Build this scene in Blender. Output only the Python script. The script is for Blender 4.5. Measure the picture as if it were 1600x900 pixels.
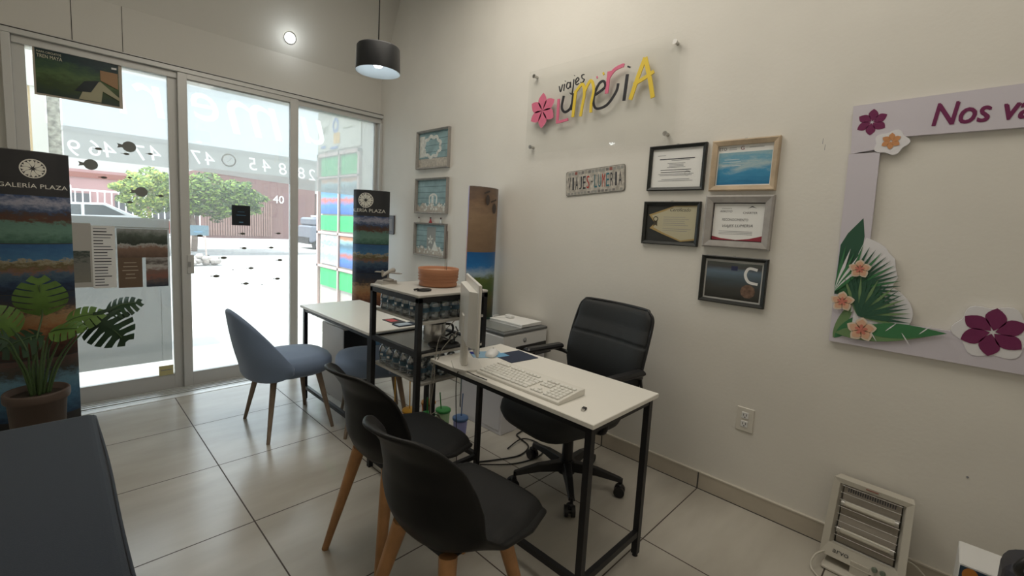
import bpy, math, random
from mathutils import Vector, Matrix
random.seed(7)
PI = math.pi
for o in list(bpy.data.objects): bpy.data.objects.remove(o)
sc = bpy.context.scene
COL = sc.collection

# ------------------------------------------------------------------ camera
yaw, pitch, roll = .7991, -.107, .054
CAM = Vector((-.573, -3.225, 1.3303))
fw = Vector((math.sin(yaw)*math.cos(pitch), math.cos(yaw)*math.cos(pitch), math.sin(pitch)))
rt = Vector((math.cos(yaw), -math.sin(yaw), 0)); up = rt.cross(fw)
r2 = math.cos(roll)*rt + math.sin(roll)*up; u2 = -math.sin(roll)*rt + math.cos(roll)*up
cd = bpy.data.cameras.new('camera'); cam = bpy.data.objects.new('camera', cd); COL.objects.link(cam)
M = Matrix((r2, u2, -fw)).transposed().to_4x4(); M.translation = CAM; cam.matrix_world = M
cd.sensor_width = 36; cd.lens = 36*702.11/1600
cd.shift_x = (800-797.06)/1600; cd.shift_y = -(450-430.12)/1600
cd.clip_start = .02; cd.clip_end = 300
sc.camera = cam
# ------------------------------------------------------------------ light
w = bpy.data.worlds.new('sky'); sc.world = w; w.use_nodes = True
bg = w.node_tree.nodes['Background']; bg.inputs[0].default_value = (.80, .90, 1, 1); bg.inputs[1].default_value = 1.9
def light(kind, name, loc, energy, color=(1, 1, 1), size=.1, rot=None, **k):
    l = bpy.data.lights.new(name, kind); l.energy = energy; l.color = color
    if kind == 'AREA': l.size = size
    elif kind == 'SUN': l.angle = .01
    else: l.shadow_soft_size = size
    o = bpy.data.objects.new(name, l); COL.objects.link(o); o.location = loc
    if rot: o.rotation_euler = rot
    for a, b in k.items(): setattr(l, a, b)
    return o
s = light('SUN', 'sun', (0, 0, 10), 2.8, (1, .97, .92))
s.rotation_euler = Vector((.45, .02, -1)).to_track_quat('-Z', 'Y').to_euler()
p = light('AREA', 'doorway_portal', (.52, 1.12, 1.15), 1, size=2.5, rot=(-PI/2, 0, 0), shape='RECTANGLE', size_y=2.4)
p.data.cycles.is_portal = True
# added fill lights under the ceiling, without fixtures, to brighten the room
light('AREA', 'ceiling_fill_light', (.7, -1.3, 3.3), 12, (1, .93, .82), 1.3)
light('AREA', 'ceiling_fill_light', (.7, -3.1, 3.3), 6, (1, .93, .82), 1.3)
sc.view_settings.view_transform = 'Standard'; sc.view_settings.look = 'None'
sc.view_settings.exposure = 1.08; sc.view_settings.gamma = 1; sc.view_settings.use_curve_mapping = False

# ------------------------------------------------------------------ materials
MATS = {}
def mat(name, col, rough=.6, metal=0, spec=.4, bump=0, bscale=200, var=0, vscale=8, trans=0, emit=0, coat=0, sheen=0):
    if name in MATS: return MATS[name]
    m = bpy.data.materials.new(name); m.use_nodes = True; nt = m.node_tree; b = nt.nodes['Principled BSDF']
    c = (*col, 1); b.inputs['Base Color'].default_value = c; b.inputs['Roughness'].default_value = rough
    b.inputs['Metallic'].default_value = metal; b.inputs['Specular IOR Level'].default_value = spec
    b.inputs['Transmission Weight'].default_value = trans; b.inputs['Coat Weight'].default_value = coat
    b.inputs['Sheen Weight'].default_value = sheen
    tc = nt.nodes.new('ShaderNodeTexCoord')
    if emit: b.inputs['Emission Color'].default_value = c; b.inputs['Emission Strength'].default_value = emit
    if var:
        n = nt.nodes.new('ShaderNodeTexNoise'); n.inputs['Scale'].default_value = vscale; n.inputs['Detail'].default_value = 5
        r = nt.nodes.new('ShaderNodeValToRGB'); nt.links.new(tc.outputs['Object'], n.inputs['Vector']); nt.links.new(n.outputs[0], r.inputs[0])
        r.color_ramp.elements[0].position = .3; r.color_ramp.elements[1].position = .7
        r.color_ramp.elements[0].color = (*[max(0, x*(1-var)) for x in col], 1); r.color_ramp.elements[1].color = (*[min(1, x*(1+var)) for x in col], 1)
        nt.links.new(r.outputs[0], b.inputs['Base Color'])
    if bump:
        n = nt.nodes.new('ShaderNodeTexNoise'); n.inputs['Scale'].default_value = bscale
        bp = nt.nodes.new('ShaderNodeBump'); bp.inputs['Strength'].default_value = bump; bp.inputs['Distance'].default_value = .002
        nt.links.new(tc.outputs['Object'], n.inputs['Vector']); nt.links.new(n.outputs[0], bp.inputs['Height']); nt.links.new(bp.outputs[0], b.inputs['Normal'])
    MATS[name] = m; return m
def clear(name, tint, refl=.12, rough=.03, haze=0, hcol=(.9, .9, .9), fres=1.):
    """thin clear sheet: transparent + fresnel gloss, haze = milky share (film, frosted plastic)"""
    if name in MATS: return MATS[name]
    m = bpy.data.materials.new(name); m.use_nodes = True; nt = m.node_tree; nt.nodes.clear()
    N = nt.nodes.new; L = nt.links.new
    t = N('ShaderNodeBsdfTransparent'); t.inputs[0].default_value = (*tint, 1)
    g = N('ShaderNodeBsdfGlossy'); g.inputs['Roughness'].default_value = rough
    lw = N('ShaderNodeFresnel'); lw.inputs[0].default_value = 1.35
    mul = N('ShaderNodeMath'); mul.operation = 'MULTIPLY_ADD'; mul.inputs[1].default_value = fres; mul.inputs[2].default_value = refl*.3
    mul.use_clamp = True
    mx = N('ShaderNodeMixShader'); L(lw.outputs[0], mul.inputs[0]); L(mul.outputs[0], mx.inputs[0]); L(t.outputs[0], mx.inputs[1]); L(g.outputs[0], mx.inputs[2])
    out = N('ShaderNodeOutputMaterial'); last = mx
    if haze:
        tr = N('ShaderNodeBsdfTranslucent'); tr.inputs[0].default_value = (*hcol, 1)
        df = N('ShaderNodeBsdfDiffuse'); df.inputs[0].default_value = (*hcol, 1)
        a = N('ShaderNodeMixShader'); a.inputs[0].default_value = .35; L(tr.outputs[0], a.inputs[1]); L(df.outputs[0], a.inputs[2])
        h = N('ShaderNodeMixShader'); h.inputs[0].default_value = haze; L(mx.outputs[0], h.inputs[1]); L(a.outputs[0], h.inputs[2]); last = h
    L(last.outputs[0], out.inputs[0]); MATS[name] = m; return m
def photo(name, stops, scale=6, warp=.18, rough=.35, axis=2, seed=0, stretch=(1, 1, 2.2)):
    """a printed picture: bands of colour along one axis of the part's own box, broken up by noise"""
    if name in MATS: return MATS[name]
    m = bpy.data.materials.new(name); m.use_nodes = True; nt = m.node_tree; N = nt.nodes.new; L = nt.links.new
    b = nt.nodes['Principled BSDF']; b.inputs['Roughness'].default_value = rough; b.inputs['Specular IOR Level'].default_value = .3
    tc = N('ShaderNodeTexCoord'); sp = N('ShaderNodeSeparateXYZ'); L(tc.outputs['Generated'], sp.inputs[0])
    mp = N('ShaderNodeMapping'); mp.inputs['Scale'].default_value = stretch; mp.inputs['Location'].default_value = (seed, seed*.7, seed*.3); L(tc.outputs['Object'], mp.inputs[0])
    n = N('ShaderNodeTexNoise'); n.inputs['Scale'].default_value = scale; n.inputs['Detail'].default_value = 6; n.inputs['Roughness'].default_value = .65; L(mp.outputs[0], n.inputs['Vector'])
    a = N('ShaderNodeMath'); a.operation = 'MULTIPLY_ADD'; a.inputs[1].default_value = warp*2; L(n.outputs[0], a.inputs[0])
    s2 = N('ShaderNodeMath'); s2.operation = 'ADD'; s2.inputs[1].default_value = -warp; L(sp.outputs[axis], s2.inputs[0]); L(s2.outputs[0], a.inputs[2])
    r = N('ShaderNodeValToRGB'); L(a.outputs[0], r.inputs[0]); cr = r.color_ramp
    while len(cr.elements) > 1: cr.elements.remove(cr.elements[-1])
    cr.elements[0].position = stops[0][0]; cr.elements[0].color = (*stops[0][1], 1)
    for p_, c_ in stops[1:]:
        e = cr.elements.new(p_); e.color = (*c_, 1)
    L(r.outputs[0], b.inputs['Base Color']); MATS[name] = m; return m

def tile_mat():
    m = bpy.data.materials.new('floor_tile'); m.use_nodes = True; nt = m.node_tree; N = nt.nodes.new; L = nt.links.new
    b = nt.nodes['Principled BSDF']; g = N('ShaderNodeNewGeometry'); sp = N('ShaderNodeSeparateXYZ'); L(g.outputs['Position'], sp.inputs[0])
    ds = []
    for i in (0, 1):
        pp = N('ShaderNodeMath'); pp.operation = 'PINGPONG'; pp.inputs[1].default_value = .3; L(sp.outputs[i], pp.inputs[0])
        ds.append(pp)
    mn = N('ShaderNodeMath'); mn.operation = 'MINIMUM'; L(ds[0].outputs[0], mn.inputs[0]); L(ds[1].outputs[0], mn.inputs[1])
    lt = N('ShaderNodeMath'); lt.operation = 'LESS_THAN'; lt.inputs[1].default_value = .0028; L(mn.outputs[0], lt.inputs[0])
    n = N('ShaderNodeTexNoise'); n.inputs['Scale'].default_value = 2.2; n.inputs['Detail'].default_value = 7; mp = N('ShaderNodeMapping'); mp.inputs['Scale'].default_value = (.6, 2.2, 1)
    L(g.outputs['Position'], mp.inputs[0]); L(mp.outputs[0], n.inputs['Vector'])
    r = N('ShaderNodeValToRGB'); r.color_ramp.elements[0].position = .3; r.color_ramp.elements[1].position = .75
    r.color_ramp.elements[0].color = (.40, .37, .315, 1); r.color_ramp.elements[1].color = (.54, .51, .45, 1); L(n.outputs[0], r.inputs[0])
    mx = N('ShaderNodeMix'); mx.data_type = 'RGBA'; L(lt.outputs[0], mx.inputs[0]); L(r.outputs[0], mx.inputs[6]); mx.inputs[7].default_value = (.055, .04, .03, 1)
    L(mx.outputs[2], b.inputs['Base Color'])
    rr = N('ShaderNodeMath'); rr.operation = 'MULTIPLY_ADD'; rr.inputs[1].default_value = .5; rr.inputs[2].default_value = .22; L(lt.outputs[0], rr.inputs[0]); L(rr.outputs[0], b.inputs['Roughness'])
    b.inputs['Specular IOR Level'].default_value = .5
    return m

wallp = mat('wall_paint', (.74, .715, .66), .7, bump=.25, bscale=60, var=.025, vscale=3)
wallf = mat('front_wall_paint', (.66, .645, .60), .75, bump=.15, bscale=60)
alu = mat('white_aluminium', (.60, .60, .58), .35, .1)
alud = mat('grey_track_metal', (.42, .43, .43), .35, .6)
gap = mat('dark_joint', (.08, .075, .07), .8)
glass = clear('window_glass', (.95, .97, .96), haze=.065, hcol=(.9, .92, .92))
black = mat('black_metal', (.018, .018, .02), .42, .2)
blackp = mat('black_plastic', (.016, .016, .017), .38)
white = mat('white_laminate', (.80, .78, .72), .32)
whitep = mat('white_plastic', (.78, .78, .77), .35)
paper = mat('paper', (.82, .82, .80), .6)
ink = mat('ink', (.05, .05, .06), .6)
inkg = mat('grey_ink', (.25, .25, .27), .6)
chrome = mat('brushed_steel', (.55, .54, .52), .28, 1)

# ------------------------------------------------------------------ mesh builder
_txt = {}
def text_mesh(s, ext=.0):
    k = (s, ext)
    if k in _txt: return _txt[k]
    c = bpy.data.curves.new('t', 'FONT'); c.body = s; c.size = 1; c.extrude = ext; c.resolution_u = 3
    o = bpy.data.objects.new('t', c); COL.objects.link(o)
    dg = bpy.context.evaluated_depsgraph_get(); me = bpy.data.meshes.new_from_object(o.evaluated_get(dg))
    vs = [tuple(v.co) for v in me.vertices]; fs = [tuple(p.vertices) for p in me.polygons]
    bpy.data.objects.remove(o); bpy.data.meshes.remove(me)
    x0 = min(v[0] for v in vs); x1 = max(v[0] for v in vs); y0 = min(v[1] for v in vs); y1 = max(v[1] for v in vs)
    _txt[k] = (vs, fs, x0, x1, y0, y1); return _txt[k]
class MB:
    def __init__(s): s.v = []; s.f = []; s.mi = []; s.sm = []; s.mats = []
    def mid(s, m):
        if m not in s.mats: s.mats.append(m)
        return s.mats.index(m)
    def raw(s, vs, fs, m, smooth=False, T=None):
        k = len(s.v); i = s.mid(m)
        for v in vs: s.v.append(tuple(T @ Vector(v)) if T is not None else tuple(v))
        for f in fs: s.f.append([a+k for a in f]); s.mi.append(i); s.sm.append(smooth)
        return s
    def box(s, x0, x1, y0, y1, z0, z1, m, T=None, bev=0):
        if bev:
            b = min(bev, (x1-x0)*.45, (y1-y0)*.45, (z1-z0)*.45); lv = []
            for z, i in ((z0, b), (z0+b, 0), (z1-b, 0), (z1, b)):
                X0, X1, Y0, Y1 = x0+i, x1-i, y0+i, y1-i; c = b*.999 if i == 0 else b*.5
                lv.append([(X0+c, Y0, z), (X1-c, Y0, z), (X1, Y0+c, z), (X1, Y1-c, z), (X1-c, Y1, z), (X0+c, Y1, z), (X0, Y1-c, z), (X0, Y0+c, z)])
            vs = sum(lv, []); fs = [[7, 6, 5, 4, 3, 2, 1, 0], [24+i for i in range(8)]]
            for a in range(3):
                for i in range(8): j = (i+1) % 8; fs.append([a*8+i, a*8+j, a*8+8+j, a*8+8+i])
            return s.raw(vs, fs, m, False, T)
        vs = [(x, y, z) for z in (z0, z1) for y in (y0, y1) for x in (x0, x1)]
        return s.raw(vs, [(0, 2, 3, 1), (4, 5, 7, 6), (0, 1, 5, 4), (2, 6, 7, 3), (0, 4, 6, 2), (1, 3, 7, 5)], m, False, T)
    def prism(s, pts, h0, h1, m, T=None, top=None):
        """polygon pts in local xy, extruded along z from h0 to h1"""
        n = len(pts); vs = [(x, y, h0) for x, y in pts] + [(x, y, h1) for x, y in pts]
        a = sum(pts[i][0]*pts[(i+1) % n][1]-pts[(i+1) % n][0]*pts[i][1] for i in range(n))
        fs = [list(range(n-1, -1, -1)), list(range(n, 2*n))] + [[i, (i+1) % n, n+(i+1) % n, n+i] for i in range(n)]
        if a < 0: fs = [f[::-1] for f in fs]
        return s.raw(vs, fs, m, False, T)
    def lathe(s, prof, m, c=(0, 0, 0), n=24, T=None, smooth=True, sx=1, sy=1):
        vs = []; fs = []
        for r, z in prof:
            for i in range(n):
                a = 2*PI*i/n; vs.append((c[0]+r*sx*math.cos(a), c[1]+r*sy*math.sin(a), c[2]+z))
        for k in range(len(prof)-1):
            for i in range(n): j = (i+1) % n; fs.append([k*n+i, k*n+j, k*n+n+j, k*n+n+i])
        return s.raw(vs, fs, m, smooth, T)
    def cyl(s, p0, p1, r0, r1, m, n=14, T=None, smooth=True, cap=True):
        p0 = Vector(p0); p1 = Vector(p1); d = (p1-p0); q = d.to_track_quat('Z', 'Y').to_matrix()
        vs = []
        for p, r in ((p0, r0), (p1, r1)):
            for i in range(n): a = 2*PI*i/n; vs.append(p + q @ Vector((r*math.cos(a), r*math.sin(a), 0)))
        fs = [[i, (i+1) % n, n+(i+1) % n, n+i] for i in range(n)]
        s.raw(vs, fs, m, smooth, T)
        if cap:
            s.raw(vs, [list(range(n-1, -1, -1)), list(range(n, 2*n))], m, False, T)
        return s
    def tube(s, pts, r, m, n=8, T=None, sub=6):
        P = [Vector(p) for p in pts]
        if sub and len(P) > 2:
            Q = []
            for i in range(len(P)-1):
                a, b, c, d = P[max(i-1, 0)], P[i], P[i+1], P[min(i+2, len(P)-1)]
                for k in range(sub):
                    t = k/sub; Q.append(.5*((2*b)+(c-a)*t+(2*a-5*b+4*c-d)*t*t+(3*b-a-3*c+d)*t**3))
            Q.append(P[-1]); P = Q
        rr = r if isinstance(r, (list, tuple)) else None
        vs = []; prev = None
        for i, p_ in enumerate(P):
            d = (P[min(i+1, len(P)-1)]-P[max(i-1, 0)]).normalized()
            if prev is None: u = d.orthogonal().normalized()
            else:
                u = prev - d*prev.dot(d); u = u.normalized() if u.length > 1e-6 else d.orthogonal().normalized()
            prev = u; v = d.cross(u); R = r if rr is None else rr[0]+(rr[1]-rr[0])*i/(len(P)-1)
            for k in range(n): a = 2*PI*k/n; vs.append(p_+R*(math.cos(a)*u+math.sin(a)*v))
        fs = [[i*n+k, i*n+(k+1) % n, (i+1)*n+(k+1) % n, (i+1)*n+k] for i in range(len(P)-1) for k in range(n)]
        fs += [list(range(n-1, -1, -1)), [(len(P)-1)*n+k for k in range(n)]]
        return s.raw(vs, fs, m, True, T)
    def grid(s, fn, nu, nv, m, T=None, smooth=True):
        vs = [fn(i/nu, j/nv) for j in range(nv+1) for i in range(nu+1)]
        fs = [[j*(nu+1)+i, j*(nu+1)+i+1, (j+1)*(nu+1)+i+1, (j+1)*(nu+1)+i] for j in range(nv) for i in range(nu)]
        return s.raw(vs, fs, m, smooth, T)
    def text(s, t, m, T=None, w=None, h=None, ext=0, center=True, fn=None, sh=0, pos=(0, 0), rot=0):
        """lettering fitted to width w and/or height h, local xy plane (z outwards); fn maps a local point"""
        vs, fs, x0, x1, y0, y1 = text_mesh(t, .05 if ext else 0)
        kx = (w/(x1-x0)) if w else None; ky = (h/(y1-y0)) if h else None
        kx = kx or ky; ky = ky or kx; cx = (x0+x1)/2 if center else x0; cy = (y0+y1)/2 if center else y0; o = []
        for v in vs:
            X = (v[0]-cx)*kx+sh*(v[1]-cy)*ky; Y = (v[1]-cy)*ky; Z = v[2]/.05*ext/2 if ext else 0
            X, Y = X*math.cos(rot)-Y*math.sin(rot)+pos[0], X*math.sin(rot)+Y*math.cos(rot)+pos[1]
            q = (X, Y, Z); o.append(fn(q) if fn else q)
        return s.raw(o, fs, m, False, T)
    def stroke(s, pts, wd, m, z=0, T=None, th=.002, sub=8, taper=None):
        """brush stroke of width wd through 2D points"""
        P = [Vector((a[0], a[1], 0)) for a in pts]; Q = []
        for i in range(len(P)-1):
            a, b, c, d = P[max(i-1, 0)], P[i], P[i+1], P[min(i+2, len(P)-1)]
            for k in range(sub):
                t = k/sub; Q.append(.5*((2*b)+(c-a)*t+(2*a-5*b+4*c-d)*t*t+(3*b-a-3*c+d)*t**3))
        Q.append(P[-1]); L_ = []; R_ = []
        for i, p_ in enumerate(Q):
            d = (Q[min(i+1, len(Q)-1)]-Q[max(i-1, 0)]); n_ = Vector((-d.y, d.x, 0)).normalized()
            k = 1 if taper is None else taper(i/(len(Q)-1))
            L_.append(p_+n_*wd/2*k); R_.append(p_-n_*wd/2*k)
        n = len(Q); vs = [(*v[:2], z+th) for v in L_+R_]+[(*v[:2], z) for v in L_+R_]; fs = []
        for i in range(n-1):
            fs += [[i, n+i, n+i+1, i+1], [2*n+i, 2*n+i+1, 3*n+i+1, 3*n+i], [i, i+1, 2*n+i+1, 2*n+i], [n+i+1, n+i, 3*n+i, 3*n+i+1]]
        fs += [[0, 2*n, 3*n, n], [n-1, 2*n-1, 4*n-1, 3*n-1]]
        return s.raw(vs, fs, m, False, T)
    def build(s, name, parent=None, bevel=0, sub=0, solid=0, weld=False):
        me = bpy.data.meshes.new(name); me.from_pydata(s.v, [], s.f)
        for m in s.mats: me.materials.append(m)
        me.polygons.foreach_set('material_index', s.mi); me.polygons.foreach_set('use_smooth', s.sm); me.update()
        o = bpy.data.objects.new(name, me); COL.objects.link(o)
        if parent: o.parent = parent
        if weld: md = o.modifiers.new('w', 'WELD'); md.merge_threshold = 1e-5
        if solid: md = o.modifiers.new('s', 'SOLIDIFY'); md.thickness = solid; md.offset = 0
        if sub: md = o.modifiers.new('u', 'SUBSURF'); md.levels = sub; md.render_levels = sub
        if bevel: md = o.modifiers.new('b', 'BEVEL'); md.width = bevel; md.segments = 2; md.limit_method = 'ANGLE'; md.angle_limit = .7
        return o
def thing(name, label, cat, loc=(0, 0, 0), rz=0, group=None, kind=None):
    o = bpy.data.objects.new(name, None); COL.objects.link(o); o.location = loc; o.rotation_euler = (0, 0, rz); o.empty_display_size = .1
    if label: o['label'] = label; o['category'] = cat
    if group: o['group'] = group
    if kind: o['kind'] = kind
    return o
def tag(o, label, cat, group=None, kind=None):
    o['label'] = label; o['category'] = cat
    if group: o['group'] = group
    if kind: o['kind'] = kind
    return o
def struct(mb, name, **k):
    o = mb.build(name, **k); o['kind'] = 'structure'; return o
def lab(o, t): o['label'] = t; return o
def dup(src, loc, rz=0, label=None, group=None):
    r = src.copy(); COL.objects.link(r); r.location = loc; r.rotation_euler = (0, 0, rz)
    if label: r['label'] = label
    if group: r['group'] = group
    for ch in [c for c in bpy.data.objects if c.parent == src]:
        c = ch.copy(); COL.objects.link(c); c.parent = r
        for g in [q for q in bpy.data.objects if q.parent == ch]:
            d = g.copy(); COL.objects.link(d); d.parent = c
    return r
def at(x, y, z): return Matrix.Translation((x, y, z))
def RZ(a): return Matrix.Rotation(a, 4, 'Z')
def basis(X, Y, O):
    X = Vector(X); Y = Vector(Y); Z = X.cross(Y); m_ = Matrix((X, Y, Z)).transposed().to_4x4(); m_.translation = Vector(O); return m_
WX = 1.803
def onR(y, z, off=0): return basis((0, -1, 0), (0, 0, 1), (WX-off, y, z))       # right wall, seen from inside
def onF(x, z, y=1.0): return basis((1, 0, 0), (0, 0, 1), (x, y, z))              # glass front, seen from inside
def onFm(x, z, y=1.06):                                                            # lettering on the glass that reads from the street
    m_ = Matrix(((-1, 0, 0, x), (0, 0, 1, y), (0, 1, 0, z), (0, 0, 0, 1))); return m_

# ================================================================== ROOM SHELL
fl = MB(); fl.box(-1.15, WX, -4.6, .585, -.12, 0, tile_mat()); struct(fl, 'floor')
ox = MB()
ox.box(WX, WX+.15, -4.6, 1.2, -.2, 3.6, wallp); struct(ox, 'wall_right')
ox = MB(); ox.box(-1.3, -1.15, -4.6, 1.2, -.2, 3.6, wallp); struct(ox, 'wall_left')
ox = MB(); ox.box(-1.3, WX+.15, -4.75, -4.6, -.2, 3.6, wallp); struct(ox, 'wall_back')
ox = MB()
ox.box(-1.15, WX, 1.02, 1.2, 2.372, 2.69, wallf)
ox.box(-1.15, -.725, 1.02, 1.2, -.12, 2.372, wallf)
ox.box(-.4275, -.4235, 1.0185, 1.021, 2.375, 2.69, gap); ox.box(-.1745, -.1715, 1.0185, 1.021, 2.375, 2.69, gap)
struct(ox, 'wall_front')
ox = MB()   # steep upper face above the shop front, then the flat ceiling
ox.raw([(-1.3, 1.02, 2.69), (WX+.15, 1.02, 2.69), (WX+.15, .712, 3.382), (-1.3, .712, 3.382), (-1.3, 1.2, 2.69), (WX+.15, 1.2, 2.69), (WX+.15, .9, 3.55), (-1.3, .9, 3.55)],
       [(0, 1, 2, 3), (5, 4, 7, 6), (1, 5, 6, 2), (0, 3, 7, 4), (3, 2, 6, 7), (0, 4, 5, 1)], wallf)
ox.box(-1.3, WX+.15, -4.75, .80, 3.382, 3.55, wallf)
struct(ox, 'ceiling')
bm = MB()
bm.box(1.791, WX, -4.6, .55, 0, .088, mat('skirting_tile', (.50, .45, .37), .35, var=.08, vscale=6))
bm.box(1.789, WX, -4.6, .55, .088, .094, mat('skirting_top', (.62, .58, .50), .4))
for k in range(-7, 1): bm.box(1.7885, 1.792, k*.6-.003, k*.6+.003, 0, .09, gap)
bm.box(1.7895, 1.7915, -4.6, .55, 0, .004, gap)
struct(bm, 'baseboard_right')
# threshold: sliding-door track stepping down to the street
tm = MB()
tm.box(-1.15, WX, .575, 1.2, -.2, -.078, alud)
tm.box(-1.15, WX, .575, .625, -.1, .002, mat('track_lip', (.72, .72, .70), .3, .2))
for y, z in ((.66, -.012), (.73, -.022), (.80, -.034), (.87, -.046), (.94, -.058)):
    tm.box(-1.15, WX, y, y+.012, -.09, z+.004, alu); tm.box(-1.15, WX, y+.012, y+.06, -.09, z-.01, alud)
struct(tm, 'trim_2')
# outer door frame
tf = MB()
tf.box(-.74, WX, .97, 1.12, 2.335, 2.378, alu); tf.box(-.74, WX, .965, .975, 2.366, 2.372, gap)
tf.box(-.74, -.70, .97, 1.12, -.1, 2.334, alu); tf.box(1.775, WX, .98, 1.12, -.1, 2.289, alu)
tf.box(-.699, WX, 1.0, 1.12, 2.29, 2.334, alu)
struct(tf, 'trim_1', bevel=.003)
def leaf(name, x0, x1, gx0, gx1, y, z0=-.078, gz0=.045, z1=2.335, gz1=2.297, handle=None):
    r = thing(name, None, None, ((x0+x1)/2, y, z0), kind='structure'); cx, cz = (x0+x1)/2, z0; T = at(-cx, -y, -cz)
    f = MB()
    f.box(x0, gx0, y-.02, y+.02, z0, z1, alu, T); f.box(gx1, x1, y-.02, y+.02, z0, z1, alu, T)
    f.box(gx0, gx1, y-.02, y+.02, z0, gz0, alu, T); f.box(gx0, gx1, y-.02, y+.02, gz1, z1, alu, T)
    f.box(gx0, gx1, y-.022, y-.019, gz0-.006, gz0, mat('glazing_bead', (.5, .5, .48), .4), T)
    fr = f.build('frame', r, bevel=.002)
    g = MB(); g.box(gx0, gx1, y-.003, y+.003, gz0, gz1, glass, T); pn = g.build('pane', r)
    if handle:
        h = MB(); h.box(*handle[0], alu, T, bev=.004); h.box(*handle[1], alud, T); lab(h.build('handle', fr), 'grey latch plate')
    return r, T, pn
L1, T1, P1 = leaf('door_1', -.70, .127, -.642, .070, 1.04)
L2, T2, P2 = leaf('door_2', .125, .987, .183, .920, 1.00, handle=((.158, .203, .972, .982, .835, .982), (.165, .18, .965, .972, .89, .93)))
L3, T3, P3 = leaf('window_1', .985, 1.776, .99, 1.752, 1.06)
# milky vinyl film with the agency's lettering (reads from the street)
film = clear('milky_film', (.36, .37, .37), haze=.42, hcol=(.82, .83, .81), fres=.5)
vin = clear('white_vinyl', (1, 1, 1), haze=.85, hcol=(1, 1, 1))
def film_pane(L_, T_, a, b, zb0, zb1, y, items):
    """one sheet of film with the letters cut out of it, and the letters as a part of their own in the openings"""
    dg = bpy.context.evaluated_depsgraph_get(); c = bpy.data.curves.new('film', 'CURVE'); c.dimensions = '2D'; c.fill_mode = 'BOTH'; c.resolution_u = 4
    sp = c.splines.new('POLY'); sp.points.add(3); sp.use_cyclic_u = True
    for p_, q in zip(sp.points, ((a, zb0), (b, zb1), (b, 2.297), (a, 2.297))): p_.co = (*q, 0, 1)
    lt = MB()
    for t, x, z, h_, sh in items:
        vs, fs, x0, x1, y0, y1 = text_mesh(t); k = h_/(y1-y0); cx, cy = (x0+x1)/2, (y0+y1)/2
        M_ = lambda v: (x-((v[0]-cx)*k+sh*(v[1]-cy)*k), z+(v[1]-cy)*k)
        tc_ = bpy.data.curves.new('t', 'FONT'); tc_.body = t; tc_.size = 1; o_ = bpy.data.objects.new('t', tc_); COL.objects.link(o_)
        bpy.context.view_layer.update(); cu = o_.to_curve(bpy.context.evaluated_depsgraph_get())
        for s0 in cu.splines:
            n_ = len(s0.bezier_points); s1 = c.splines.new('BEZIER'); s1.bezier_points.add(n_-1); s1.use_cyclic_u = True
            for p0, p1 in zip(s0.bezier_points, s1.bezier_points):
                p1.handle_left_type = p1.handle_right_type = 'FREE'
                p1.co = (*M_(p0.co), 0); p1.handle_left = (*M_(p0.handle_left), 0); p1.handle_right = (*M_(p0.handle_right), 0)
        o_.to_curve_clear(); bpy.data.objects.remove(o_)
        lt.raw([(*M_(v), 0) for v in vs], fs, vin, False, T_ @ onF(0, 0, y))
    fo = bpy.data.objects.new('film', c); COL.objects.link(fo); bpy.context.view_layer.update()
    me = bpy.data.meshes.new_from_object(fo.evaluated_get(bpy.context.evaluated_depsgraph_get()))
    g = MB(); g.raw([tuple(v.co) for v in me.vertices], [tuple(p_.vertices) for p_ in me.polygons], film, False, T_ @ onF(0, 0, y))
    bpy.data.objects.remove(fo); bpy.data.meshes.remove(me)
    g.build('window_film', L_); lab(lt.build('lettering', L_), 'white vinyl lettering that reads from the street')
film_pane(P1, T1, -.49, .07, 1.635, 1.635, 1.0455, [('9', -.44, 1.70, .105, .1), ('6', -.34, 1.715, .105, .1), ('4', -.262, 1.715, .105, .1), ('4', -.01, 1.73, .105, .1), ('7', -.10, 1.72, .105, .1), ('i', -.20, 2.12, .28, .15), ('r', -.04, 2.10, .22, .15)])
film_pane(P2, T2, .183, .92, 1.635, 1.60, 1.0055, [('7', .235, 1.735, .10, .1), ('4', .325, 1.735, .10, .1), ('5', .63, 1.735, .10, .1), ('4', .735, 1.735, .10, .1), ('8', .865, 1.725, .10, .1), ('e', .30, 2.12, .20, .25), ('m', .645, 2.09, .26, .25)])
film_pane(P3, T3, .99, 1.752, 1.57, 1.55, 1.0655, [('8', 1.045, 1.715, .10, .1), ('2', 1.14, 1.71, .10, .1), ('u', 1.15, 2.10, .22, .25)])
g = MB()
g.lathe([(.040, 0), (.052, 0), (.052, .001), (.040, .001)], vin, n=28, T=T2 @ onF(.455, 1.742, 1.0)); g.text(')', vin, T2 @ onF(.455, 1.742, 1.0), h=.05, rot=-.8)
lab(g.build('phone_logo', P2), 'round white telephone logo')
# fish stickers
fishm = mat('fish_sticker', (.16, .16, .14), .7); fishg = mat('fish_sticker_grey', (.22, .23, .22), .7)
def fish(par, T_, x, z, l, y, big=False):
    g = MB(); h = l*(.36 if big else .17); pts = []
    for i in range(13): a = PI-.25-(PI*2-.5)*i/12; pts.append((l*.13+l*.37*math.cos(a), h*math.sin(a)*(1 if big else abs(math.sin(a))**.5)))
    pts = [(-l*.5, l*.15 if big else l*.07)]+pts+[(-l*.5, -l*.15 if big else -l*.07), (-l*.43, 0)]
    g.prism(pts, 0, .0008, fishg if big else fishm, T_ @ onF(x, z, y)); g.build('fish_sticker', par)
for x, z, l in ((-.327, 1.712, .055), (-.18, 1.70, .048), (-.045, 1.72, .045), (-.305, 1.52, .05), (-.165, 1.535, .04), (.01, 1.42, .05), (-.17, 1.36, .05)): fish(P1, T1, x, z, l, 1.034)
for x, z, l in ((-.345, 1.60, .10), (-.14, 1.752, .105), (-.08, 1.44, .10)): fish(P1, T1, x-.03, z, l, 1.034, True)
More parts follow.
